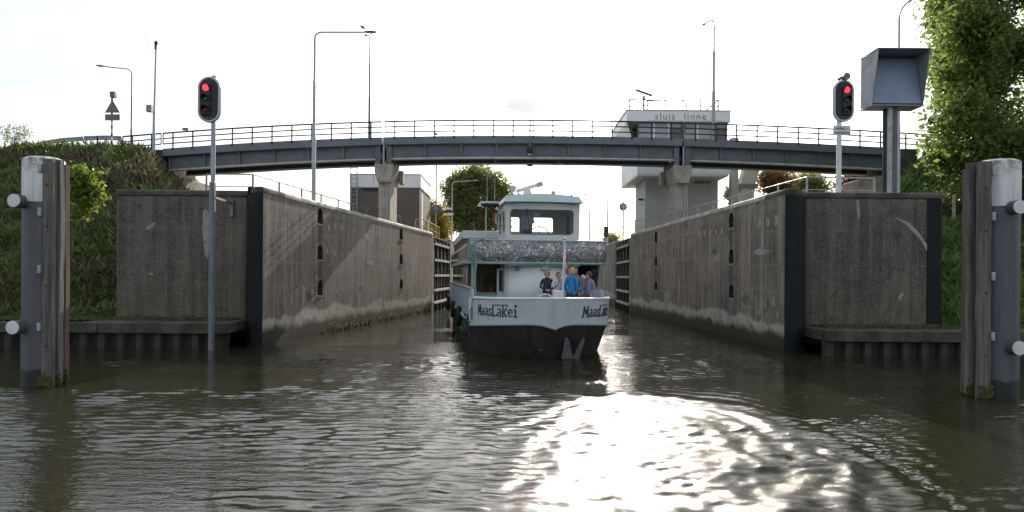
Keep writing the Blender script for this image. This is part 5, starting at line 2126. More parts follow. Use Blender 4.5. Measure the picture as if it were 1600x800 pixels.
# poplar behind the lock, left of the boat
Yt = 112
blobs = []
for u, v, ru, rv in [(725, 285, 22, 18), (752, 280, 24, 20), (775, 295, 18, 20), (722, 320, 24, 24), (752, 322, 28, 26), (780, 325, 16, 22), (735, 350, 26, 16), (765, 352, 24, 16), (710, 300, 14, 16), (705, 345, 14, 14), (742, 268, 14, 10), (793, 305, 9, 12)]:
    c = W(u, v, Yt)
    s_ = Yt / FOC
    blobs.append((c.x, Yt + random.uniform(-1.5, 1.5), c.z, ru * s_, 2.4, rv * s_))
tree('poplar_tree', (W(748, 380, Yt).x, Yt, 5.2), 11, 0.4, blobs, 700, 46, (0.30, 0.62), 0.62, 'leaf_far', 'large green tree behind the lock between brick house and wheelhouse', seed=24, nbr=50)
# yellow tree by the brick house
c = W(684, 345, 72)
tree('autumn_tree', (c.x, 72, 5.3), 2.5, 0.16, [(c.x, 72, 8.0, 0.95, 1.0, 1.7), (c.x + 0.3, 72, 6.7, 1.0, 1.0, 1.2), (c.x - 0.8, 72.4, 9.3, 0.7, 0.8, 0.9)], 130, 44, (0.16, 0.34), 0.30, 'leaf_yellow', 'small yellow autumn tree beside the brick machine house', seed=25)
# trees seen under the right bridge span
for u, v, ru, rv, Yt, mt, lab, sd_ in [(1210, 285, 30, 22, 70, 'leaf_autumn', 'reddish autumn tree seen under the right span beside the stair', 41),
                                       (1265, 285, 36, 19, 74, 'leaf_far', 'olive green tree seen under the middle of the right span', 42),
                                       (1330, 283, 34, 20, 71, 'leaf_autumn', 'reddish autumn tree seen under the right span near the signal', 43),
                                       (1385, 285, 28, 20, 76, 'leaf_autumn', 'brown autumn tree seen under the right end of the bridge', 44),
                                       (1150, 300, 14, 14, 78, 'leaf_autumn', 'small brown tree just right of the control tower shaft', 45),
                                       (955, 374, 12, 7, 96, 'leaf_far', 'low distant bush at the end of the right chamber wall', 46)]:
    c = W(u, v, Yt)
    s_ = Yt / FOC
    bl = [(c.x + random.uniform(-.5, .5) * ru * s_, Yt + random.uniform(-1, 1), c.z + random.uniform(-.4, .3) * rv * s_, ru * s_ * 0.62, 1.4, rv * s_ * 0.72) for k in range(6)]
    tree('background_tree', (c.x, Yt, 5.3), max(1.0, (c.z - 5.3) * 0.9), 0.16, bl, 190 if ru > 20 else 80, 26, (0.18, 0.40), 0.36, mt, lab, 'tree', 'trees beyond the bridge', sd_, 40)


# grass, ivy and weeds on the two slopes
def ground_cover(fn, x0, x1, y0, y1, n, mats, seed, zmin=0.9):
    rg = np.random.default_rng(seed)
    X, Y = rg.uniform(x0, x1, n), rg.uniform(y0, y1, n)
    Z = fn(X, Y)
    seedb = 3 if x0 < 0 else 4
    Z = Z + np.where((Z > 1.0) & (np.abs(Z - 5.44) > 0.02), (fbm(X * 0.7, Y * 0.7, 4, seedb) - 0.5) * 0.7, 0)
    keep = (np.abs(Z - 5.44) > 0.05) & (Z < 10.6)
    if x0 < 0:
        keep &= ~((X > -23.9) & (Y > 41.5))
    else:
        keep &= ~((X < 26.2) & (Y > 41.0))
    X, Y, Z = X[keep], Y[keep], Z[keep]
    kind = fbm(X * 0.45, Y * 0.45 + Z * 0.3, 4, seed + 5)
    out = []
    for i, mt in enumerate(mats):
        lo, hi = [(-1, 0.44), (0.44, 0.60), (0.60, 2)][i] if len(mats) == 3 else [(-1, 0.56), (0.56, 2)][i]
        k = (kind >= lo) & (kind < hi)
        c = np.stack([X[k], Y[k], Z[k]], 1)
        m_ = len(c)
        tall = rg.uniform(0.06, 0.18, m_) * (1 + 2.2 * (rg.random(m_) > 0.9))
        a = rg.uniform(0, 6.28, m_)
        lean = rg.normal(0, 0.5, (m_, 2))
        wd = rg.uniform(0.035, 0.09, m_)
        dx = np.stack([np.cos(a) * wd, np.sin(a) * wd, np.zeros(m_)], 1)
        tip = c + np.stack([lean[:, 0] * tall, lean[:, 1] * tall - 0.04, tall], 1)
        mid = c + (tip - c) * 0.55
        v = np.stack([c, mid + dx, tip, mid - dx], 1).reshape(-1, 3)
        q = np.arange(len(v)).reshape(-1, 4)
        o = raw_mesh('grass', v, q, mt)
        out.append(tag(o, kind='stuff'))
    return out


g1 = ground_cover(left_h, -30, -14.1, 24.6, 42.5, 90000, ['grass_dark', 'grass_green', 'grass_dry'], 51)
for o, l_ in zip(g1, ('dark ivy and weeds covering the left embankment', 'green grass tufts on the left embankment', 'dry brown grass on the left embankment')):
    tag(o, l_, 'grass')
g2 = ground_cover(right_h, 14.9, 27, 23.8, 40.5, 80000, ['grass_lawn', 'grass_green'], 52)
for o, l_ in zip(g2, ('fresh green grass on the right bank', 'dark weeds on the right bank')):
    tag(o, l_, 'grass')
# moss fringe and grass on the caps
rg = np.random.default_rng(77)
for x0, x1, y0, y1, z, lab in [(-19.6, -9.6, 22.5, 24.3, 0.86, 'thin moss and grass on the left quay cap'), (10.2, 19.4, 21.8, 23.5, 0.83, 'thin moss and grass on the right quay cap')]:
    n = 5200
    xx, yy = rg.uniform(x0, x1, n), y1 - np.abs(rg.normal(0, 0.55, n)) * (y1 - y0) * 0.55
    hh = rg.uniform(0.02, 0.09, n)
    a = rg.uniform(0, 6.28, n)
    c = np.stack([xx, yy, np.full(n, z)], 1)
    dx = np.stack([np.cos(a) * 0.03, np.sin(a) * 0.03, np.zeros(n)], 1)
    tip = c + np.stack([rg.normal(0, .03, n), rg.normal(0, .03, n), hh], 1)
    v = np.stack([c - dx, c + dx, tip + dx * 0.3, tip - dx * 0.3], 1).reshape(-1, 3)
    o = raw_mesh('moss', v, np.arange(len(v)).reshape(-1, 4), 'grass_dark')
    tag(o, lab, 'moss', kind='stuff')

# fallen branches on the left slope
def branch(pts, r, label):
    m = MB()
    m.tube(pts, [r * (1 - 0.7 * k / (len(pts) - 1)) for k in range(len(pts))], 6)
    return tag(m.build('fallen_branch', 'dead_wood'), label, 'branch', 'dead branches on the left slope')


def on_left(px, py):
    a, b = ray(px, py)
    Y = 24.6
    while Y < 60:
        X, Z = a * Y, CAMZ + b * Y
        if X < -14.1 and Z < float(left_h(np.array(X), np.array(Y))):
            break
        Y += 0.05
    return Vector((X, Y - 0.35, Z + 0.05))


branch([on_left(u, v) for u, v in ((166, 285), (168, 277), (176, 268), (186, 261), (198, 256), (208, 254), (216, 250), (223, 245))], 0.06, 'long pale dead branch lying on the left slope')
branch([on_left(u, v) for u, v in ((187, 262), (176, 254), (166, 249), (158, 243))], 0.04, 'short dead branch forking left on the left slope')
branch([on_left(u, v) for u, v in ((181, 258), (176, 250), (168, 240))], 0.03, 'thin dead twig pointing up the left slope')
# wooden post on the right bank
p = W(1490, 340, 31.0)
m = MB()
m.tube([(p.x, 31.0, 4.6), (p.x + 0.02, 31.0, W(1490, 305, 31).z)], [0.075, 0.065], 8)
tag(m.build('wooden_post', 'dead_wood'), 'weathered wooden fence post on the right bank', 'post')


# ------------------------------------------------------------------ the passenger boat
BS = Vector((1.5, 20.29, 0.0))
BTH = 0.1275


def on_boat(px, py, aft):
    a, b = ray(px, py)
    nx, ny = -math.sin(BTH), math.cos(BTH)
    t = (aft + BS.x * nx + BS.y * ny) / (a * nx + ny)
    X, Y = a * t, t
    return (X - BS.x) * math.cos(BTH) + (Y - BS.y) * math.sin(BTH), CAMZ + b * t


def boat_to_world(w, a, z):
    return Vector((BS.x + w * math.cos(BTH) - a * math.sin(BTH), BS.y + w * math.sin(BTH) + a * math.cos(BTH), z))


BLEN = 23.0


def hull_pt(th, z):
    """th in [-1,1]: -1 left shoulder, 0 stem, 1 right shoulder"""
    lv = [(-1.2, 2.15, 1.6, 3.0), (0.0, 2.24, 0.42, 3.2), (0.5, 2.36, 0.12, 3.3), (0.95, 2.46, -0.16, 3.3), (1.9, 2.48, -0.40, 3.4)]
    for (z0, W0, a0, A0), (z1, W1, a1, A1) in zip(lv[:-1], lv[1:]):
        if z <= z1 or z1 == 1.9:
            t = (z - z0) / (z1 - z0)
            Wd, ao, Ab = W0 + (W1 - W0) * t, a0 + (a1 - a0) * t, A0 + (A1 - A0) * t
            break
    q = th * math.pi / 2
    w = Wd * math.copysign(abs(math.sin(q)) ** 0.92, q) - (0.30 * max(0.0, math.cos(q)) ** 0.5 if q < 0 else 0.30 + 0.10 * math.sin(q))
    a = ao + Ab * (1 - math.cos(q)) - 0.16 * (1 - min(1, abs(th) * 7))
    return Vector((w, a, z))


def strake_z(th):
    c = max(0.0, math.cos(th * math.pi / 2))
    return 0.83 + 0.24 * c ** 1.4 - 0.14 * math.exp(-abs(th) / 0.045)


def bulwark_top(th):
    base = 1.74 + 0.07 * (1 - abs(th))
    if th < -0.76:
        t = min(1, (-0.76 - th) / 0.09)
        base -= 0.40 * (t * t * (3 - 2 * t))
    return base


def build_boat():
    root = empty('passenger_boat', BS, 'grey and green passenger boat with pebble patterned band and black hull', 'boat', None, BTH)
    B = lambda m, n, mt, par=root, **k: m.build(n, mt, par, local=True, **k)
    TH = [k / 40 for k in range(-40, 41)]
    # hull below the strake
    rows = []
    for j in range(9):
        t = j / 8
        row = [Vector((-2.30, BLEN, -1.2 + (2.1) * t))]
        for th in TH:
            zt = strake_z(th)
            row.append(hull_pt(th, -1.2 + (zt + 1.2) * t))
        row.append(Vector((1.95, BLEN, -1.2 + 2.1 * t)))
        rows.append(row)
    m = MB()
    m.sheet(rows)
    B(m, 'hull', 'hull_black', angle=50)
    # painted plating above: bow bulwark
    rows = []
    for j in range(6):
        t = j / 5
        rows.append([hull_pt(th, strake_z(th) + (bulwark_top(th) - strake_z(th)) * t) for th in TH])
    m = MB()
    m.sheet(rows)
    inner = [[p + Vector((-0.06 * math.copysign(1, p.x) if abs(p.x) > 0.3 else 0, 0.07, 0)) for p in r] for r in rows]
    m.sheet(inner)
    m.sheet([rows[-1], inner[-1]])
    bw = B(m, 'bow_bulwark', 'boat_grey', angle=50)
    m = MB()
    m.tube([hull_pt(th, bulwark_top(th)) + Vector((0, 0.03, 0.015)) for th in TH], 0.045, 8)
    B(m, 'cap_rail', 'boat_white', bw)
    m = MB()
    m.tube([hull_pt(th, strake_z(th)) + Vector((math.copysign(0.03, th), -0.02, 0)) for th in TH], 0.038, 8)
    B(m, 'rub_rail', 'boat_green', bw)
    # side plating with ribs, port and starboard
    for s, ws in ((-1, 2.46), (1, 2.04)):
        rows = [[Vector((s * ws, 3.0, z)), Vector((s * ws, 12, z)), Vector((s * ws, BLEN, z))] for z in (0.90, 2.02)]
        m = MB()
        m.sheet(rows)
        sp = B(m, 'side_plating', 'boat_side')
        so = sp.modifiers.new('thick', 'SOLIDIFY')
        so.thickness = 0.05
        for k in range(26):
            a = 3.1 + k * 0.76
            m = MB()
            m.bx(s * (ws + 0.03) - 0.03, s * (ws + 0.03) + 0.03, a, a + 0.06, 0.92, 2.0)
            B(m, 'side_rib', 'boat_side', sp)
        m = MB()
        m.tube([(s * (ws + 0.03), 3.4, 2.04), (s * (ws + 0.03), 12, 2.04), (s * ws, BLEN, 2.04)], 0.05, 8)
        B(m, 'side_cap_rail', 'side_wood', sp)
        m = MB()
        m.tube([(s * (ws + 0.06), 3.0, 0.87), (s * (ws + 0.06), 12, 0.89), (s * ws, BLEN, 0.89)], 0.06, 8)
        B(m, 'side_rub_rail', 'boat_green', sp)
    m = MB()
    m.add([Vector((p.x * 0.97, p.y + 0.05, 1.0)) for p in [hull_pt(th, 1.0) for th in TH]] + [Vector((1.95, 22.9, 1.0)), Vector((-2.4, 22.9, 1.0))], [tuple(range(len(TH) + 2))])
    B(m, 'deck', 'boat_deck', smooth=False)
    # mooring gate in the bulwark at the left: small frame and louvres
    p0 = hull_pt(-0.86, 1.4)
    m = MB()
    for th, zt in ((-0.99, 1.72), (-0.90, 1.72)):
        q = hull_pt(th, 1.3)
        m.tube([(q.x - 0.02, q.y - 0.05, 0.98), (q.x - 0.02, q.y - 0.05, zt)], 0.03, 6)
    qa, qb = hull_pt(-0.99, 1.7), hull_pt(-0.90, 1.7)
    m.tube([(qa.x - 0.02, qa.y - 0.05, 1.72), (qb.x - 0.02, qb.y - 0.05, 1.72)], 0.03, 6)
    B(m, 'side_gate', 'boat_white')
    for k in range(6):
        m = MB()
        z = 1.08 + k * 0.07
        pts = [hull_pt(-0.845, z), hull_pt(-0.80, z)]
        m.beam(pts[0] + Vector((-0.012, -0.02, 0)), pts[1] + Vector((-0.012, -0.02, 0)), 0.03, 0.028)
        B(m, 'louvre', 'letter_black', bw)
    # ---- name on both bows: slab letters laid on the plating
    def surf(side, u, v):
        """u metres along the bow from the name's start, v height above base line"""
        z = 1.26 + v
        if side < 0:
            th = lut_l(u)
        else:
            th = lut_r(u)
        p = hull_pt(th, z)
        e = hull_pt(th + 0.01, z) - hull_pt(th - 0.01, z)
        n = Vector((e.y, -e.x, 0)).normalized()
        return p, n

    def make_lut(th0):
        ths = [th0 + k * 0.004 for k in range(300)]
        acc, out = 0.0, [(0.0, th0)]
        for a, b in zip(ths[:-1], ths[1:]):
            acc += (hull_pt(b, 1.4) - hull_pt(a, 1.4)).length
            out.append((acc, b))
        us, ts = [o[0] for o in out], [o[1] for o in out]
        return lambda u: float(np.interp(u, us, ts))

    lut_l = make_lut(-0.675)
    lut_r = make_lut(0.225)
    # strokes: (x0,y0,x1,y1,width) in letter units (x-height 1 = 0.62 of cap)
    GL = {
        'M': (1.15, [(0.1, 0, 0.28, 1.35, .15), (0.28, 1.35, 0.58, 0.35, .17), (0.58, 0.35, 0.9, 1.35, .12), (0.9, 1.35, 0.98, 0, .18), (-0.05, 0.04, 0.30, 0.04, .09), (0.80, 0.04, 1.16, 0.04, .09), (0.12, 1.31, 0.36, 1.31, .09), (0.84, 1.31, 1.06, 1.31, .09)]),
        'a': (0.85, [(0.12, 0.92, 0.5, 0.95, .13), (0.5, 0.95, 0.62, 0.7, .15), (0.62, 0.75, 0.62, 0.08, .16), (0.62, 0.06, 0.80, 0.05, .10), (0.60, 0.55, 0.25, 0.52, .10), (0.22, 0.5, 0.10, 0.26, .15), (0.10, 0.26, 0.25, 0.05, .14), (0.25, 0.05, 0.58, 0.14, .11)]),
        's': (0.78, [(0.62, 0.80, 0.40, 0.96, .13), (0.40, 0.96, 0.14, 0.80, .13), (0.14, 0.78, 0.22, 0.56, .13), (0.22, 0.56, 0.55, 0.44, .13), (0.55, 0.44, 0.62, 0.22, .13), (0.62, 0.22, 0.38, 0.04, .13), (0.38, 0.04, 0.10, 0.18, .13), (0.64, 0.98, 0.64, 0.70, .08), (0.09, 0.32, 0.09, 0.0, .08)]),
        'L': (0.95, [(0.18, 0, 0.18, 1.42, .18), (0.0, 0.05, 0.85, 0.05, .12), (0.83, 0.0, 0.83, 0.32, .10), (0.0, 1.42, 2.6, 1.50, .10), (2.55, 1.50, 2.55, 1.1, .09)]),
        'k': (0.92, [(0.16, 0, 0.16, 1.3, .17), (0.2, 0.42, 0.62, 0.92, .11), (0.32, 0.52, 0.70, 0.04, .15), (0.0, 0.04, 0.34, 0.04, .09), (0.52, 0.04, 0.88, 0.04, .09), (0.44, 0.94, 0.80, 0.94, .09)]),
        'e': (0.82, [(0.14, 0.50, 0.68, 0.52, .10), (0.68, 0.54, 0.58, 0.86, .13), (0.58, 0.88, 0.34, 0.96, .12), (0.34, 0.96, 0.12, 0.7, .14), (0.12, 0.7, 0.12, 0.32, .16), (0.12, 0.3, 0.34, 0.05, .14), (0.34, 0.05, 0.70, 0.18, .12)]),
        'i': (0.62, [(0.28, 0, 0.28, 0.95, .17), (0.02, 0.93, 0.30, 0.93, .09), (0.02, 0.04, 0.56, 0.04, .09)]),
    }
    U = 0.235
    for side in (-1, 1):
        x = 0.0
        for ci, ch in enumerate('MaasLakei'):
            wd, st = GL[ch]
            m = MB()
            for (x0, y0, x1, y1, lw) in st:
                if ch == 'L' and side == 1 and False:
                    continue
                n = max(1, int(abs(x1 - x0) / 0.3))
                dx, dy = x1 - x0, y1 - y0
                ll = math.hypot(dx, dy)
                ox, oy = -dy / ll * lw / 2, dx / ll * lw / 2
                ex, ey = dx / ll * lw * 0.3, dy / ll * lw * 0.3
                top, bot = [], []
                for k in range(n + 1):
                    cx, cy = x0 - ex + (dx + 2 * ex) * k / n, y0 - ey + (dy + 2 * ey) * k / n
                    for lst, sg_ in ((top, 1), (bot, -1)):
                        p, nr = surf(side, (x + cx + ox * sg_) * U, (cy + oy * sg_) * U)
                        lst.append(p + nr * 0.012)
                m.sheet([top, bot])
            if ch == 'i':
                vs = []
                for k in range(12):
                    t = 2 * math.pi * k / 12
                    p, nr = surf(side, (x + 0.30 + 0.17 * math.cos(t)) * U, (1.38 + 0.17 * math.sin(t)) * U)
                    vs.append(p + nr * 0.012)
                m.add(vs, [tuple(range(12))])
            lt = B(m, 'letter', 'letter_black', bw, smooth=False)
            so = lt.modifiers.new('thick', 'SOLIDIFY')
            so.thickness = 0.006
            so.offset = 0
            x += wd
    # ---- anchor on the stem
    def ap(px, py):
        w, z = on_boat(px, py, -0.02)
        return Vector((w, -0.10 + (0.55 - z) * 0.55, z))
    m = MB()
    m.plate([ap(880, 564), ap(882, 529), ap(885, 527), ap(888, 532), ap(898, 560), ap(907, 536), ap(910, 527), ap(913, 528), ap(908, 564), ap(902, 563), ap(897, 571), ap(889, 563)], (0, 0.10, 0))
    B(m, 'anchor', 'anchor_grey', bevel=0.015)
    w, z = on_boat(843, 541, 0.4)
    m = MB()
    m.tube([(w + 0.10 * math.cos(t), 0.20, z + 0.10 * math.sin(t)) for t in [math.pi * 0.9 - math.pi * 1.5 * k / 12 for k in range(13)]], 0.016, 6)
    B(m, 'thruster_mark', 'anchor_grey')
    # ---- main cabin front
    zb = 2.93
    wl, wr = -1.14, 1.40
    m = MB()
    g = []
    for k in range(17):
        t = k / 16
        w = wl + (wr - wl) * t
        g.append([Vector((w, 4.45 - 0.28 * math.sin(math.pi * t), z)) for z in (1.0, zb)])
    m.sheet(g)
    cf = B(m, 'cabin_front', 'boat_white')
    so = cf.modifiers.new('thick', 'SOLIDIFY')
    so.thickness = 0.06
    w, z = on_boat(852, 419, 4.1)
    m = MB()
    m.box((w, 4.08, z), (0.27, 0.14, 0.17))
    B(m, 'deck_light', 'pole_grey', cf, bevel=0.03)
    w, z = on_boat(808, 419, 4.3)
    m = MB()
    m.lathe([(0.03, 0.08), (0.07, 0.05), (0.075, -0.06), (0.04, -0.08)], (w, 4.22, z), 10)
    B(m, 'wall_lamp', 'pole_dark', cf)
    # recess on the left: wood panelled door and bench locker
    m = MB()
    m.bx(-2.44, -1.16, 6.0, 6.06, 1.0, zb)
    wd_ = B(m, 'wood_bulkhead', 'boat_wood')
    for k in range(6):
        m = MB()
        a = -2.42 + k * 0.21
        m.bx(a, a + 0.195, 5.965, 5.997, 1.02, zb - 0.05)
        B(m, 'plank', 'boat_wood', wd_)
    m = MB()
    m.bx(-2.40, -1.35, 5.2, 5.8, 1.0, 1.80)
    B(m, 'locker', 'boat_side', bevel=0.02)
    m = MB()
    m.bx(-2.44, -1.30, 5.15, 5.85, 1.803, 1.86)
    B(m, 'locker_top', 'boat_green', bevel=0.01)
    m = MB()
    m.bx(-1.42, -1.34, 5.1, 5.16, 1.0, 2.75)
    m.bx(-1.42, -1.0, 5.1, 5.16, 2.68, 2.75)
    B(m, 'door_frame', 'boat_white')
    m = MB()
    m.bx(-1.40, -1.02, 5.04, 5.09, 1.0, 1.9)
    B(m, 'half_door', 'boat_white')
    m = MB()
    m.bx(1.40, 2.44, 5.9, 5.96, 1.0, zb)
    B(m, 'doorway_shade', 'interior_shade')  # near-black panel, the shade inside the opening put into its colour
    for a_, b_ in ((1.405, 1.45), (-1.20, -1.145)):
        m = MB()
        m.bx(a_, b_, 4.46, 5.88, 1.0, zb)
        B(m, 'cabin_side', 'boat_white')
    # corner posts, green
    for w, a in ((-2.40, 4.1), (-2.30, 4.1), (2.36, 4.15)):
        m = MB()
        m.tube([(w, a, 1.0), (w, a, zb)], 0.032, 8)
        B(m, 'corner_post', 'boat_green')
    m = MB()
    m.ball((2.05, 4.35, 2.62), (0.17, 0.17, 0.2), 12, 8)
    B(m, 'ball_fender', 'rubber')
    # ---- pebble band
    g = []
    zt = 3.73
    for k in range(25):
        t = -1 + 2 * k / 24
        g.append([Vector((2.46 * t, 4.02 + 0.20 * abs(t) ** 6, z)) for z in (zb + 0.02, zt - 0.02)])
    m = MB()
    m.sheet(g)
    pbn = B(m, 'pebble_band', 'pebble_print')
    so = pbn.modifiers.new('thick', 'SOLIDIFY')
    so.thickness = 0.04
    for s in (-1, 1):
        m = MB()
        m.bx(s * 2.46 - 0.02, s * 2.46 + 0.02, 4.24, 6.2, zb + 0.02, zt - 0.02)
        B(m, 'side_band', 'pebble_print')
    for z, r in ((zb, 0.05), (zt, 0.032)):
        m = MB()
        pts = [(-2.48, 6.0, z)] + [(2.48 * (-1 + k / 12), 4.0 + 0.20 * abs(-1 + k / 12) ** 6, z) for k in range(25)] + [(2.48, 6.0, z)]
        m.tube(pts, r, 8)
        B(m, 'band_trim', 'boat_green', pbn)
    m = MB()
    g = []
    for k in range(17):
        t = k / 16
        w = wl - 0.05 + (wr - wl + 0.1) * t
        a = 4.40 - 0.34 * math.sin(math.pi * t)
        g.append([(w, min(a, 4.05), zb + 0.03), (w, min(a, 4.05) - 0.03, zb - 0.10)])
    m.sheet(g)
    ev = B(m, 'front_eave', 'boat_green')
    so = ev.modifiers.new('thick', 'SOLIDIFY')
    so.thickness = 0.03
    m = MB()
    m.bx(-2.44, 2.44, 4.08, BLEN - 0.5, zb, zb + 0.06)
    B(m, 'upper_deck', 'boat_deck')
    # saloon sides below the upper deck
    for s in (-1, 1):
        m = MB()
        m.bx(s * 2.30 - 0.03, s * 2.30 + 0.03, 4.6, BLEN - 0.8, 2.05, zb - 0.002)
        sl = B(m, 'saloon_side', 'side_wood')
        for k in range(8):
            a = 5.2 + k * 2.1
            m = MB()
            m.bx(s * 2.345 - 0.012, s * 2.345 + 0.012, a, a + 1.6, 2.2, 2.8)
            B(m, 'saloon_window', 'dark_glass', sl)
        m = MB()
        m.bx(s * 2.44 - 0.02, s * 2.44 + 0.02, 6.22, BLEN - 1, zb + 0.07, zt)
        up = B(m, 'upper_side', 'boat_white')
        for k in range(7):
            a = 6.6 + k * 2.2
            m = MB()
            m.bx(s * 2.475 - 0.012, s * 2.475 + 0.012, a, a + 1.5, zb + 0.2, zt - 0.12)
            B(m, 'side_window', 'dark_glass', up)
    # ---- aft upper cabin: white above brown
    m = MB()
    m.bx(-2.36, 2.36, 10.4, 20, zb + 0.07, 4.10)
    B(m, 'aft_cabin', 'boat_wood')
    m = MB()
    m.bx(-2.42, 2.42, 10.3, 20.2, 4.103, 4.46)
    B(m, 'aft_cabin_roof', 'boat_white', bevel=0.03)
    # ---- wheelhouse
    x0, x1, y0, y1, z0, z1 = -0.95, 1.97, 6.5, 9.3, 3.0, 5.32

    def panel_with_hole(pts_outer, holes, P, thick, name, mat, par=root):
        loops = [pts_outer] + holes
        flat = [q for lp in loops for q in lp]
        tris = geometry.tessellate_polygon([[Vector((a, b, 0)) for a, b in lp] for lp in loops])
        mm = MB()
        mm.add([P(a, b) for a, b in flat], tris)
        o = B(mm, name, mat, par, smooth=False)
        s_ = o.modifiers.new('thick', 'SOLIDIFY')
        s_.thickness = thick
        s_.offset = 0
        return o

    def rrect(a0, a1, b0, b1, r, n=5):
        pts = []
        for cx, cy, t0 in ((a1 - r, b0 + r, -math.pi / 2), (a1 - r, b1 - r, 0), (a0 + r, b1 - r, math.pi / 2), (a0 + r, b0 + r, math.pi)):
            for k in range(n + 1):
                t = t0 + math.pi / 2 * k / n
                pts.append((cx + r * math.cos(t), cy + r * math.sin(t)))
        return pts

    fo = [(x0 + 0.0, z0), (x1, z0), (x1 + 0.02, z1), (x0 + 0.02, z1)]
    hole = rrect(-0.76, 1.72, 4.12, 5.06, 0.13)
    fw = panel_with_hole(fo, [hole], lambda a, b: Vector((a, y0 - (b - 4.0) * 0.06, b)), 0.06, 'wheelhouse_front', 'boat_white')
    m = MB()
    m.tube([Vector((a, y0 - 0.035 - (b - 4.0) * 0.06, b)) for a, b in hole + [hole[0]]], 0.022, 6)
    B(m, 'window_frame', 'pole_dark', fw)
    m = MB()
    m.add([Vector((a, y0 - (b - 4.0) * 0.06, b)) for a, b in hole], [tuple(range(len(hole)))])
    B(m, 'windscreen', 'glass', fw, smooth=False)
    m = MB()
    wv, zv = on_boat(823, 350, 6.4)
    m.tube([(wv, y0 - 0.10, 5.12), (wv + 0.12, y0 - 0.07, 4.35)], 0.014, 5)
    B(m, 'wiper', 'letter_black', fw)
    bo = [(x0, z0), (x1, z0), (x1, z1), (x0, z1)]
    panel_with_hole(bo, [rrect(-0.80, -0.02, 4.3, 5.0, 0.08), rrect(0.55, 1.45, 4.3, 5.0, 0.10)], lambda a, b: Vector((a, y1, b)), 0.05, 'wheelhouse_back', 'boat_white')
    for xx, nm in ((x0 + 0.03, -1), (x1 - 0.03, 1)):
        sdp = panel_with_hole([(y0 + 0.03, z0), (y1 - 0.03, z0), (y1 - 0.03, z1), (y0 + 0.03, z1)], [rrect(y0 + 0.25, y0 + 1.2, 4.2, 5.05, 0.08), rrect(y0 + 1.5, y1 - 0.3, 4.2, 5.05, 0.08)], lambda a, b, xx=xx: Vector((xx, a, b)), 0.05, 'wheelhouse_side', 'boat_white')
        for a0_, a1_ in ((y0 + 0.25, y0 + 1.2), (y0 + 1.5, y1 - 0.3)):
            m = MB()
            m.bx(xx - 0.006, xx + 0.006, a0_, a1_, 4.2, 5.05)
            B(m, 'side_pane', 'glass', sdp)
    for k in range(2):
        m = MB()
        a0_, a1_ = ((-0.80, -0.02), (0.55, 1.45))[k]
        m.bx(a0_, a1_, y1 - 0.006, y1 + 0.006, 4.3, 5.0)
        B(m, 'rear_pane', 'glass')
    # roof with sloping visor
    za, zc = 5.33, 5.60
    ro = [(x0 - 0.10, y0 - 0.42), (x1 + 0.10, y0 - 0.42), (x1 + 0.10, y1 + 0.2), (x0 - 0.10, y1 + 0.2)]
    ri = [(x0 + 0.02, y0 - 0.20), (x1 - 0.05, y0 - 0.20), (x1 - 0.05, y1 + 0.1), (x0 + 0.02, y1 + 0.1)]
    m = MB()
    n = 12
    lowr, upr = [], []
    for k in range(n + 1):
        t = k / n
        cam_ = 0.09 * math.sin(math.pi * t)
        lowr.append([Vector((ro[0][0] + (ro[1][0] - ro[0][0]) * t, y, za + cam_ * 0.25)) for y in (ro[0][1], ro[2][1])])
        upr.append([Vector((ri[0][0] + (ri[1][0] - ri[0][0]) * t, y, zc + cam_)) for y in (ri[0][1], ri[2][1])])
    m.sheet([[r[0] for r in lowr], [r[0] for r in upr], [r[1] for r in upr], [r[1] for r in lowr], [r[0] for r in lowr]])
    m.add([lowr[0][0], upr[0][0], upr[0][1], lowr[0][1]], [(0, 1, 2, 3)])
    m.add([lowr[-1][0], upr[-1][0], upr[-1][1], lowr[-1][1]], [(0, 1, 2, 3)])
    rf = B(m, 'wheelhouse_roof', 'roof_green', angle=25)
    # interior: console, wheel
    m = MB()
    m.bx(x0 + 0.1, x1 - 0.1, y0 + 0.12, y0 + 0.55, 3.1, 4.12)
    B(m, 'console', 'pole_dark', bevel=0.04)
    w, z = on_boat(842, 368, 7.3)
    m = MB()
    m.tube([(w + 0.42 * math.cos(t), y0 + 0.72, 4.05 + 0.42 * math.sin(t)) for t in [2 * math.pi * k / 20 for k in range(21)]], 0.02, 6)
    for k in range(3):
        t = math.pi / 2 + 2 * math.pi * k / 3
        m.tube([(w, y0 + 0.74, 4.05), (w + 0.42 * math.cos(t), y0 + 0.72, 4.05 + 0.42 * math.sin(t))], 0.016, 5)
    B(m, 'steering_wheel', 'letter_black')
    m = MB()
    m.box((0.38, y0 + 0.5, 4.93), (0.24, 0.12, 0.16))
    B(m, 'radio', 'pole_grey', bevel=0.015)
    for px_ in (801, 895):
        w, z = on_boat(px_, 321, 6.2)
        m = MB()
        m.box((w, y0 - 0.30, 5.29), (0.14, 0.10, 0.07))
        B(m, 'visor_lamp', 'pole_dark', rf)
    # roof gear
    def rp_(px, py, aft):
        w, z = on_boat(px, py, aft)
        return Vector((w, aft, z))
    p = rp_(824, 306, 7.4)
    m = MB()
    m.bx(p.x - 0.16, p.x + 0.16, 7.25, 7.55, 5.66, 5.90)
    m.lathe([(0.13, 0), (0.13, 0.12), (0.07, 0.16)], (p.x, 7.4, 5.90), 12)
    rd = B(m, 'radar_motor', 'white_paint', rf, bevel=0.02)
    a, b = rp_(807, 299, 7.4), rp_(847, 287, 7.4)
    m = MB()
    m.beam(a, b, 0.18, 0.15)
    B(m, 'radar_scanner', 'white_paint', rd, bevel=0.03)
    m = MB()
    m.beam(b + (b - a).normalized() * -0.22, b + (b - a).normalized() * 0.02, 0.22, 0.19)
    B(m, 'scanner_end', 'galvanised', rd, bevel=0.02)
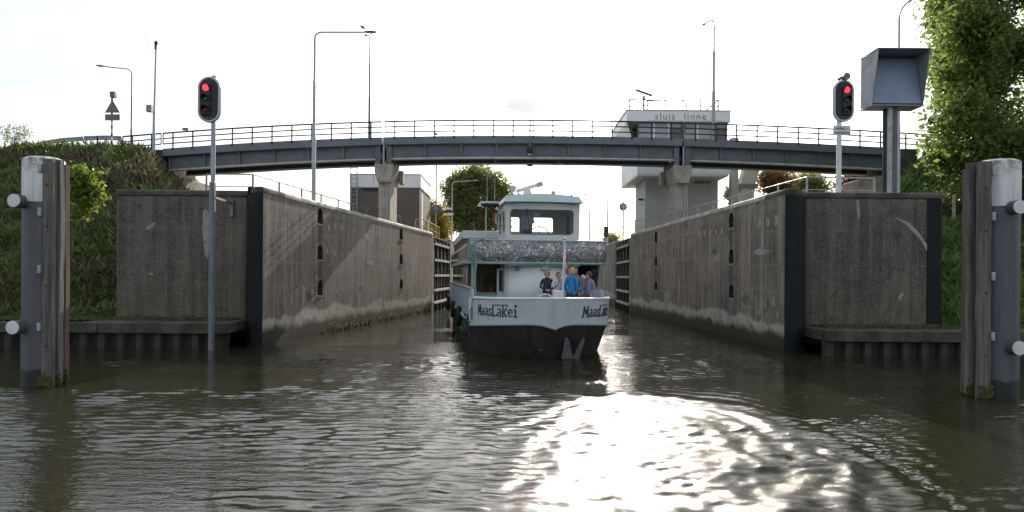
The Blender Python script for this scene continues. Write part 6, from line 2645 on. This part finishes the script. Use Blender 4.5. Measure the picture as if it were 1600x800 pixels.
    p = rp_(801, 295, 6.6)
    m = MB()
    m.lathe([(0.12, 0.10), (0.135, 0.0), (0.13, -0.05)], (p.x, 6.6, p.z), 16, axis='Y')
    sl_ = B(m, 'searchlight', 'pole_grey', rf)
    m = MB()
    m.lathe([(0.115, -0.052), (0.08, -0.06), (0.01, -0.064)], (p.x, 6.6, p.z), 16, axis='Y')
    B(m, 'searchlight_lens', 'lens_clear', sl_)
    m = MB()
    m.tube([(p.x, 6.65, p.z - 0.1), (p.x, 6.65, 5.55)], 0.025, 6)
    B(m, 'searchlight_stem', 'pole_grey', sl_)
    for px_, py_, r_, h_, mt in ((864.5, 304, 0.09, 0.22, 'amber'), (836, 305, 0.05, 0.11, 'rust'), (850, 307, 0.04, 0.05, 'white_paint'), (893, 307, 0.035, 0.09, 'rust'), (812, 305, 0.03, 0.09, 'pole_dark'), (751, 306, 0.035, 0.1, 'galvanised')):
        p = rp_(px_, py_, 7.0)
        zz = 5.67 if px_ > 780 else 5.50
        m = MB()
        m.lathe([(r_, 0), (r_, h_ * 0.8), (r_ * 0.6, h_)], (p.x, 7.0, zz), 12)
        B(m, 'roof_beacon', mt, rf)
    for px_, top_, aft in ((874, 252, 8.2), (885, 262, 8.6), (761, 262, 9.5), (773, 250, 9.0)):
        p = rp_(px_, 310, aft)
        t_ = rp_(px_ + (0.5 if px_ > 800 else 0.5), top_, aft)
        m = MB()
        m.tube([(p.x, aft, 5.4), (p.x, aft, 5.9), t_], [0.018, 0.013, 0.007], 5)
        B(m, 'aerial', 'galvanised', rf)
    # canopy to the left with black roller
    a, b = rp_(750, 312, 8.0), rp_(790, 312, 8.0)
    m = MB()
    m.bx(a.x, x0 - 0.11, 7.7, 9.4, 5.44, 5.50)
    cp = B(m, 'side_canopy', 'boat_white')
    m = MB()
    m.tube([(a.x + 0.03, 7.65, 5.33), (x0 - 0.14, 7.65, 5.34)], 0.075, 10)
    B(m, 'canopy_roller', 'rubber', cp)
    m = MB()
    m.tube([(a.x + 0.3, 8.5, 5.44), (a.x + 0.3, 8.5, 3.0)], 0.03, 6)
    B(m, 'canopy_post', 'boat_white', cp)
    # small ensign under the canopy
    p = rp_(769, 318, 9.4)
    g = [[Vector((p.x + 0.02 + 0.10 * i + 0.015 * math.sin(j * 1.7 + i), 9.4 + 0.03 * math.sin(j * 2 + i), 5.25 - 0.12 * j - 0.06 * i)) for i in range(3)] for j in range(5)]
    for k, mt in enumerate(('flag_red', 'flag_white')):
        m = MB()
        m.sheet([r[k:k + 2] for r in g])
        o = B(m, 'ensign_stripe', mt, cp)
        so = o.modifiers.new('thick', 'SOLIDIFY')
        so.thickness = 0.004
    # jackstaff with a hanging flag at the bow
    p = rp_(882, 374, 0.7)
    q = rp_(878, 468, 0.7)
    m = MB()
    m.tube([(q.x, 0.7, 1.0), (p.x, 0.7, p.z)], [0.032, 0.024], 8)
    js = B(m, 'jackstaff', 'white_paint')
    m = MB()
    m.ball((p.x, 0.7, p.z + 0.02), (0.055, 0.055, 0.03))
    B(m, 'staff_knob', 'red_gloss', js)
    for k, mt in enumerate(('flag_white', 'flag_blue', 'flag_red')):
        g = []
        for j in range(8):
            zz = p.z - 0.30 - 0.10 * j - 0.05 * k
            ww = 0.02 + 0.035 * k + 0.012 * math.sin(j * 1.3)
            g.append([Vector((p.x + ww + 0.0, 0.74 + 0.035 * math.sin(j + k * 2), zz)), Vector((p.x + ww + 0.055, 0.76 + 0.035 * math.sin(j + k * 2 + 1), zz - 0.02))])
        m = MB()
        m.sheet(g)
        o = B(m, 'flag_fold', mt, js)
        so = o.modifiers.new('thick', 'SOLIDIFY')
        so.thickness = 0.006
    # green mooring rope from the upper rail down to the deck, coil, net on the side
    pts = [rp_(u, v, a_) for u, v, a_ in ((741, 380, 3.9), (742, 395, 3.85), (744, 415, 3.8), (741, 440, 3.7), (744, 462, 3.4), (750, 474, 3.2))]
    m = MB()
    m.tube(pts, 0.03, 7)
    rp2 = B(m, 'mooring_rope', 'rope_green')
    pts = [rp_(u, v, a_) for u, v, a_ in ((756, 373, 4.0), (746, 376, 3.9), (738, 384, 3.9), (737, 400, 3.85), (738, 414, 3.85))]
    m = MB()
    m.tube(pts, 0.035, 7)
    B(m, 'rope_bight', 'rope_green', rp2)
    m = MB()
    q = rp_(752, 473, 3.0)
    for k in range(4):
        m.tube([(q.x + (0.20 + 0.02 * k) * math.cos(t), 2.75 + 0.15 * math.sin(t), 1.42 + 0.045 * k) for t in [2 * math.pi * j / 16 for j in range(17)]], 0.025, 6)
    B(m, 'rope_coil', 'rope_green', rp2)
    rg_ = np.random.default_rng(3)
    m = MB()
    for k in range(40):
        c = Vector((-2.56 + rg_.normal(0, .05), 3.4 + rg_.normal(0, .25), 0.85 + rg_.normal(0, .18)))
        m.tube([c, c + Vector((rg_.normal(0, .08), rg_.normal(0, .14), rg_.normal(-0.05, .14))), c + Vector((rg_.normal(0, .12), rg_.normal(0, .2), rg_.normal(-0.12, .18)))], 0.022, 5)
    B(m, 'net_fender', 'net_green')
    for a_ in (9.0, 15.0, 21.5):
        m = MB()
        m.tube([(-2.62, a_ + 0.05 + 0.30 * math.cos(t), 0.75 + 0.34 * math.sin(t)) for t in [2 * math.pi * j / 16 for j in range(17)]], 0.11, 8)
        B(m, 'tyre_fender', 'rubber')
    m = MB()
    m.tube([(-0.25 + 0.22 * math.cos(t), 1.5, 1.78 + 0.12 * math.sin(t)) for t in [math.pi * j / 10 for j in range(11)]], 0.025, 6)
    B(m, 'bow_fairlead', 'white_paint')
    m = MB()
    w, z = on_boat(872, 455, 2.0)
    m.bx(w - 0.14, w + 0.14, 1.9, 2.3, 1.0, 2.02)
    B(m, 'windlass_box', 'boat_white', bevel=0.04)
    # potted plant by the locker
    m = MB()
    m.lathe([(0.10, 0), (0.14, 0.2)], (-1.62, 5.5, 1.86), 12)
    pt_ = B(m, 'plant_pot', 'rust')
    rg_ = np.random.default_rng(4)
    v, q = leaf_cloud(np.array([[-1.62, 5.5, 2.2], [-1.6, 5.45, 2.35], [-1.66, 5.5, 2.3]]), (0.06, 0.13), 0.09, 60, rg_)
    raw_mesh('plant_leaves', v, q, 'plant_green', pt_)


build_boat()


# ------------------------------------------------------------------ people
def person(pos, yaw, h, top, trousers, hair, label, arms, lean=0.0, hair_long=0.0, head_yaw=0.0, group='people on the foredeck', stout=1.0):
    """standing figure; local -Y is forward. arms: two lists of (x,y,z) elbow and wrist, right then left (x>0 is the figure's left)"""
    k = h / 1.66
    root = empty('person', pos, label, 'person', group, yaw)
    V, E, RAD = [], [], []

    def v(x, y, z, rx, ry=None):
        V.append((x * k, y * k, z * k))
        RAD.append((rx * k, (ry if ry else rx) * k))
        return len(V) - 1

    def e(*ids):
        for a, b in zip(ids[:-1], ids[1:]):
            E.append((a, b))

    pel = v(0, 0, 0.90, .155 * stout, .115)
    wst = v(0, lean * 0.3, 1.06, .145 * stout, .11)
    chs = v(0, lean * 0.7, 1.24, .155 * stout, .115)
    shm = v(0, lean * 0.9 + .01, 1.37, .11, .085)
    nck = v(0, lean - 0.005, 1.45, .052, .052)
    nk2 = v(0, lean - 0.015, 1.51, .05, .05)
    e(pel, wst, chs, shm, nck, nk2)
    for s in (-1, 1):
        hp_ = v(s * .095, 0, 0.80, .095)
        kn = v(s * .10, -0.015, 0.46, .062)
        an = v(s * .10, 0.02, 0.09, .042)
        to = v(s * .115, -0.15, 0.035, .036)
        e(pel, hp_, kn, an, to)
    wr = []
    for s, (el, wt) in zip((-1, 1), arms):
        sh = v(s * .165, lean * 0.9 + .01, 1.36, .066)
        eb = v(el[0], el[1], el[2], .047)
        wi = v(wt[0], wt[1], wt[2], .032)
        e(shm, sh, eb, wi)
        wr.append((Vector(el) * k, Vector(wt) * k, s))
    me = bpy.data.meshes.new('body')
    me.from_pydata(V, E, [])
    tmp = bpy.data.objects.new('tmp_body', me)
    COL.objects.link(tmp)
    sk = tmp.modifiers.new('skin', 'SKIN')
    sk.use_smooth_shade = True
    for i, sv in enumerate(me.skin_vertices[0].data):
        sv.radius = RAD[i]
        sv.use_root = (i == 0)
    ss_ = tmp.modifiers.new('sub', 'SUBSURF')
    ss_.levels = 1
    ss_.render_levels = 1
    dg = bpy.context.evaluated_depsgraph_get()
    bme = bpy.data.meshes.new_from_object(tmp.evaluated_get(dg))
    bpy.data.objects.remove(tmp)
    # head, hands joined on to the same mesh
    m = MB()
    m.v = [tuple(q.co) for q in bme.vertices]
    m.f = [tuple(p.vertices) for p in bme.polygons]
    m.mi = []
    for p in bme.polygons:
        z = p.center.z / k
        mi = 1
        if z < 0.86:
            mi = 2
        if z < 0.08:
            mi = 2
        if z > 1.45 and abs(p.center.x / k) < 0.12:
            mi = 0
        m.mi.append(mi)
    hr = Matrix.Rotation(head_yaw, 3, 'Z')
    hc = Vector((0, lean - 0.025, 1.555)) * k

    def HP(x, y, z):
        return hc + hr @ (Vector((x, y, z)) * k)

    rows = []
    n = 16
    prof = [(-0.115, .020, .018, -.040), (-0.105, .042, .040, -.036), (-0.085, .056, .058, -.026), (-0.05, .067, .078, -.010), (-0.01, .073, .090, 0.0), (0.03, .076, .096, .003), (0.065, .071, .091, .006), (0.095, .052, .068, .008), (0.112, .026, .034, .01), (0.116, .004, .005, .01)]
    for z, rx, ry, cy in prof:
        rows.append([HP(rx * math.cos(2 * math.pi * j / n), cy + ry * math.sin(2 * math.pi * j / n) * 0.97, z) for j in range(n + 1)])
    m.sheet(rows, 0)
    # nose, ears
    m.add([HP(-.008, -.088, .022), HP(.008, -.088, .022), HP(.014, -.084, -.022), HP(-.014, -.084, -.022), HP(0, -.114, -.016)], [(0, 1, 4), (1, 2, 4), (2, 3, 4), (3, 0, 4), (3, 2, 1, 0)], 0)
    for s in (-1, 1):
        m.ball(HP(s * .076, .006, -.005), (.012 * k, .02 * k, .03 * k), 8, 5, 0)
        m.ball(HP(s * .030, -.083, .012), (.011 * k, .009 * k, .007 * k), 8, 5, 3)
    m.add([HP(-.026, -.086, -.050), HP(.026, -.086, -.050), HP(.02, -.087, -.062), HP(-.02, -.087, -.062)], [(0, 1, 2, 3)], 4)
    # hands: palm, four curled fingers and a thumb
    for el, wt, s in wr:
        d = (wt - el).normalized()
        sd_ = d.cross(Vector((0, 0, 1)))
        if sd_.length < 0.1:
            sd_ = Vector((1, 0, 0))
        sd_.normalize()
        nn = sd_.cross(d)
        m.tube([wt - d * 0.02 * k, wt + d * 0.03 * k, wt + d * 0.085 * k], [.026 * k, .036 * k, .034 * k], 8, 0)
        for j, ln_ in enumerate((.060, .070, .066, .052)):
            b0 = wt + d * 0.08 * k + sd_ * (j - 1.5) * 0.017 * k
            m.tube([b0, b0 + (d * 0.55 - nn * 0.15) * ln_ * k, b0 + (d * 0.8 - nn * 0.55) * ln_ * k], [.009 * k, .008 * k, .006 * k], 6, 0)
        t0 = wt + d * 0.03 * k - sd_ * s * 0.030 * k
        m.tube([t0, t0 + (d * 0.6 - sd_ * s * 0.6) * 0.035 * k, t0 + (d * 1.0 - sd_ * s * 0.5) * 0.055 * k], [.011 * k, .010 * k, .007 * k], 6, 0)
    body = m.build('body', ['skin', top, trousers, 'eye', 'lips'], root, local=True, angle=60)
    # hair shell
    rg_ = np.random.default_rng(int(h * 1000) + len(label))
    g = []
    for i in range(9):
        ph = math.pi * 0.5 * i / 8 * 1.28
        row = []
        for j in range(21):
            t = 2 * math.pi * j / 20
            # stops short over the face
            front = max(0.0, -math.sin(t))
            pp = ph * (1 - 0.52 * front ** 0.7) * (1 + hair_long * (1 - front))
            jit = 1 + rg_.normal(0, 0.018)
            row.append(HP(.090 * math.sin(pp) * math.cos(t) * jit, .012 + .110 * math.sin(pp) * math.sin(t) * jit, .012 + .124 * math.cos(pp) * jit))
        row[-1] = row[0]
        g.append(row)
    m = MB()
    m.sheet(g)
    ho = m.build('hair', hair, root, local=True, angle=80)
    so = ho.modifiers.new('thick', 'SOLIDIFY')
    so.thickness = 0.012
    so.offset = -1
    # collar and cuffs
    m = MB()
    m.tube([((0.066 * math.cos(t)) * k, (lean - .008 + 0.064 * math.sin(t)) * k, 1.435 * k) for t in [2 * math.pi * j / 14 for j in range(15)]], .016 * k, 6)
    m.build('collar', top, root, local=True)
    return root


def standing(px, py, aft):
    """deck position for a head seen at px"""
    w, z = on_boat(px, py, aft)
    return boat_to_world(w, aft, 1.0), z - 1.0


HANDS_FRONT = [((-.25, -.06, 1.12), (-.06, -.20, 1.02)), ((.25, -.06, 1.12), (.06, -.21, 1.03))]
CHIN = [((-.22, -.10, 1.12), (-.03, -.17, 1.36)), ((.24, -.08, 1.12), (.02, -.20, 1.08))]
DOWN = [((-.24, .02, 1.10), (-.23, -.08, .88)), ((.24, .02, 1.10), (.23, -.08, .88))]
RAIL = [((-.23, -.10, 1.10), (-.20, -.32, 1.02)), ((.23, -.10, 1.10), (.16, -.34, 1.02))]
TALK = [((-.24, -.06, 1.12), (-.20, -.30, 1.10)), ((.24, .02, 1.10), (.23, -.10, .90))]
p, h = standing(855, 424.5, 3.35)
person(p, 0.12, h, 'blouse_dark', 'trouser_beige', 'hair_grey', 'person in dark patterned blouse with hands folded on the foredeck', HANDS_FRONT, 0.0, 0.0, 0.1, stout=1.08)
p, h = standing(872, 426, 3.15)
person(p, 0.25, h, 'top_white', 'trouser_beige', 'hair_brown', 'person in pale top holding a hand to the chin', CHIN, -0.02, 0.05, -0.1)
p, h = standing(893, 419.5, 2.25)
person(p, 2.45, h, 'jacket_blue', 'trouser_dark', 'hair_blond', 'person in bright blue jacket with blond hair seen from behind', DOWN, -0.04, 0.28, 0.3, stout=1.12)
p, h = standing(898, 418, 2.95)
person(p, 0.5, h, 'top_check', 'trouser_dark', 'hair_brown', 'person half hidden behind the blue jacket', DOWN, 0.0, 0.0, 0.2)
p, h = standing(922, 426, 2.35)
person(p, -1.05, h, 'jacket_purple', 'trouser_dark', 'hair_brown', 'person in lilac jacket turned towards the blue jacket', TALK, -0.03, 0.1, -0.3, stout=1.1)
p, h = standing(911.5, 430.5, 3.4)
person(p, -0.9, h, 'top_check', 'trouser_dark', 'hair_white', 'person with white hair in the shaded doorway behind the lilac jacket', DOWN, 0.0, 0.1, -0.4)
# skipper at the wheel, standing on the wheelhouse floor
w_, z_ = on_boat(824, 327, 7.2)
person(boat_to_world(w_, 7.2, z_ - 1.72), 0.1, 1.72, 'shirt_pale_blue', 'trouser_dark', 'hair_grey', 'skipper in pale blue shirt behind the wheelhouse window', [((-.24, -.14, 1.14), (-.12, -.40, 1.16)), ((.24, -.14, 1.14), (.14, -.40, 1.16))], -0.03, 0.0, 0.2, group='boat crew', stout=1.6)
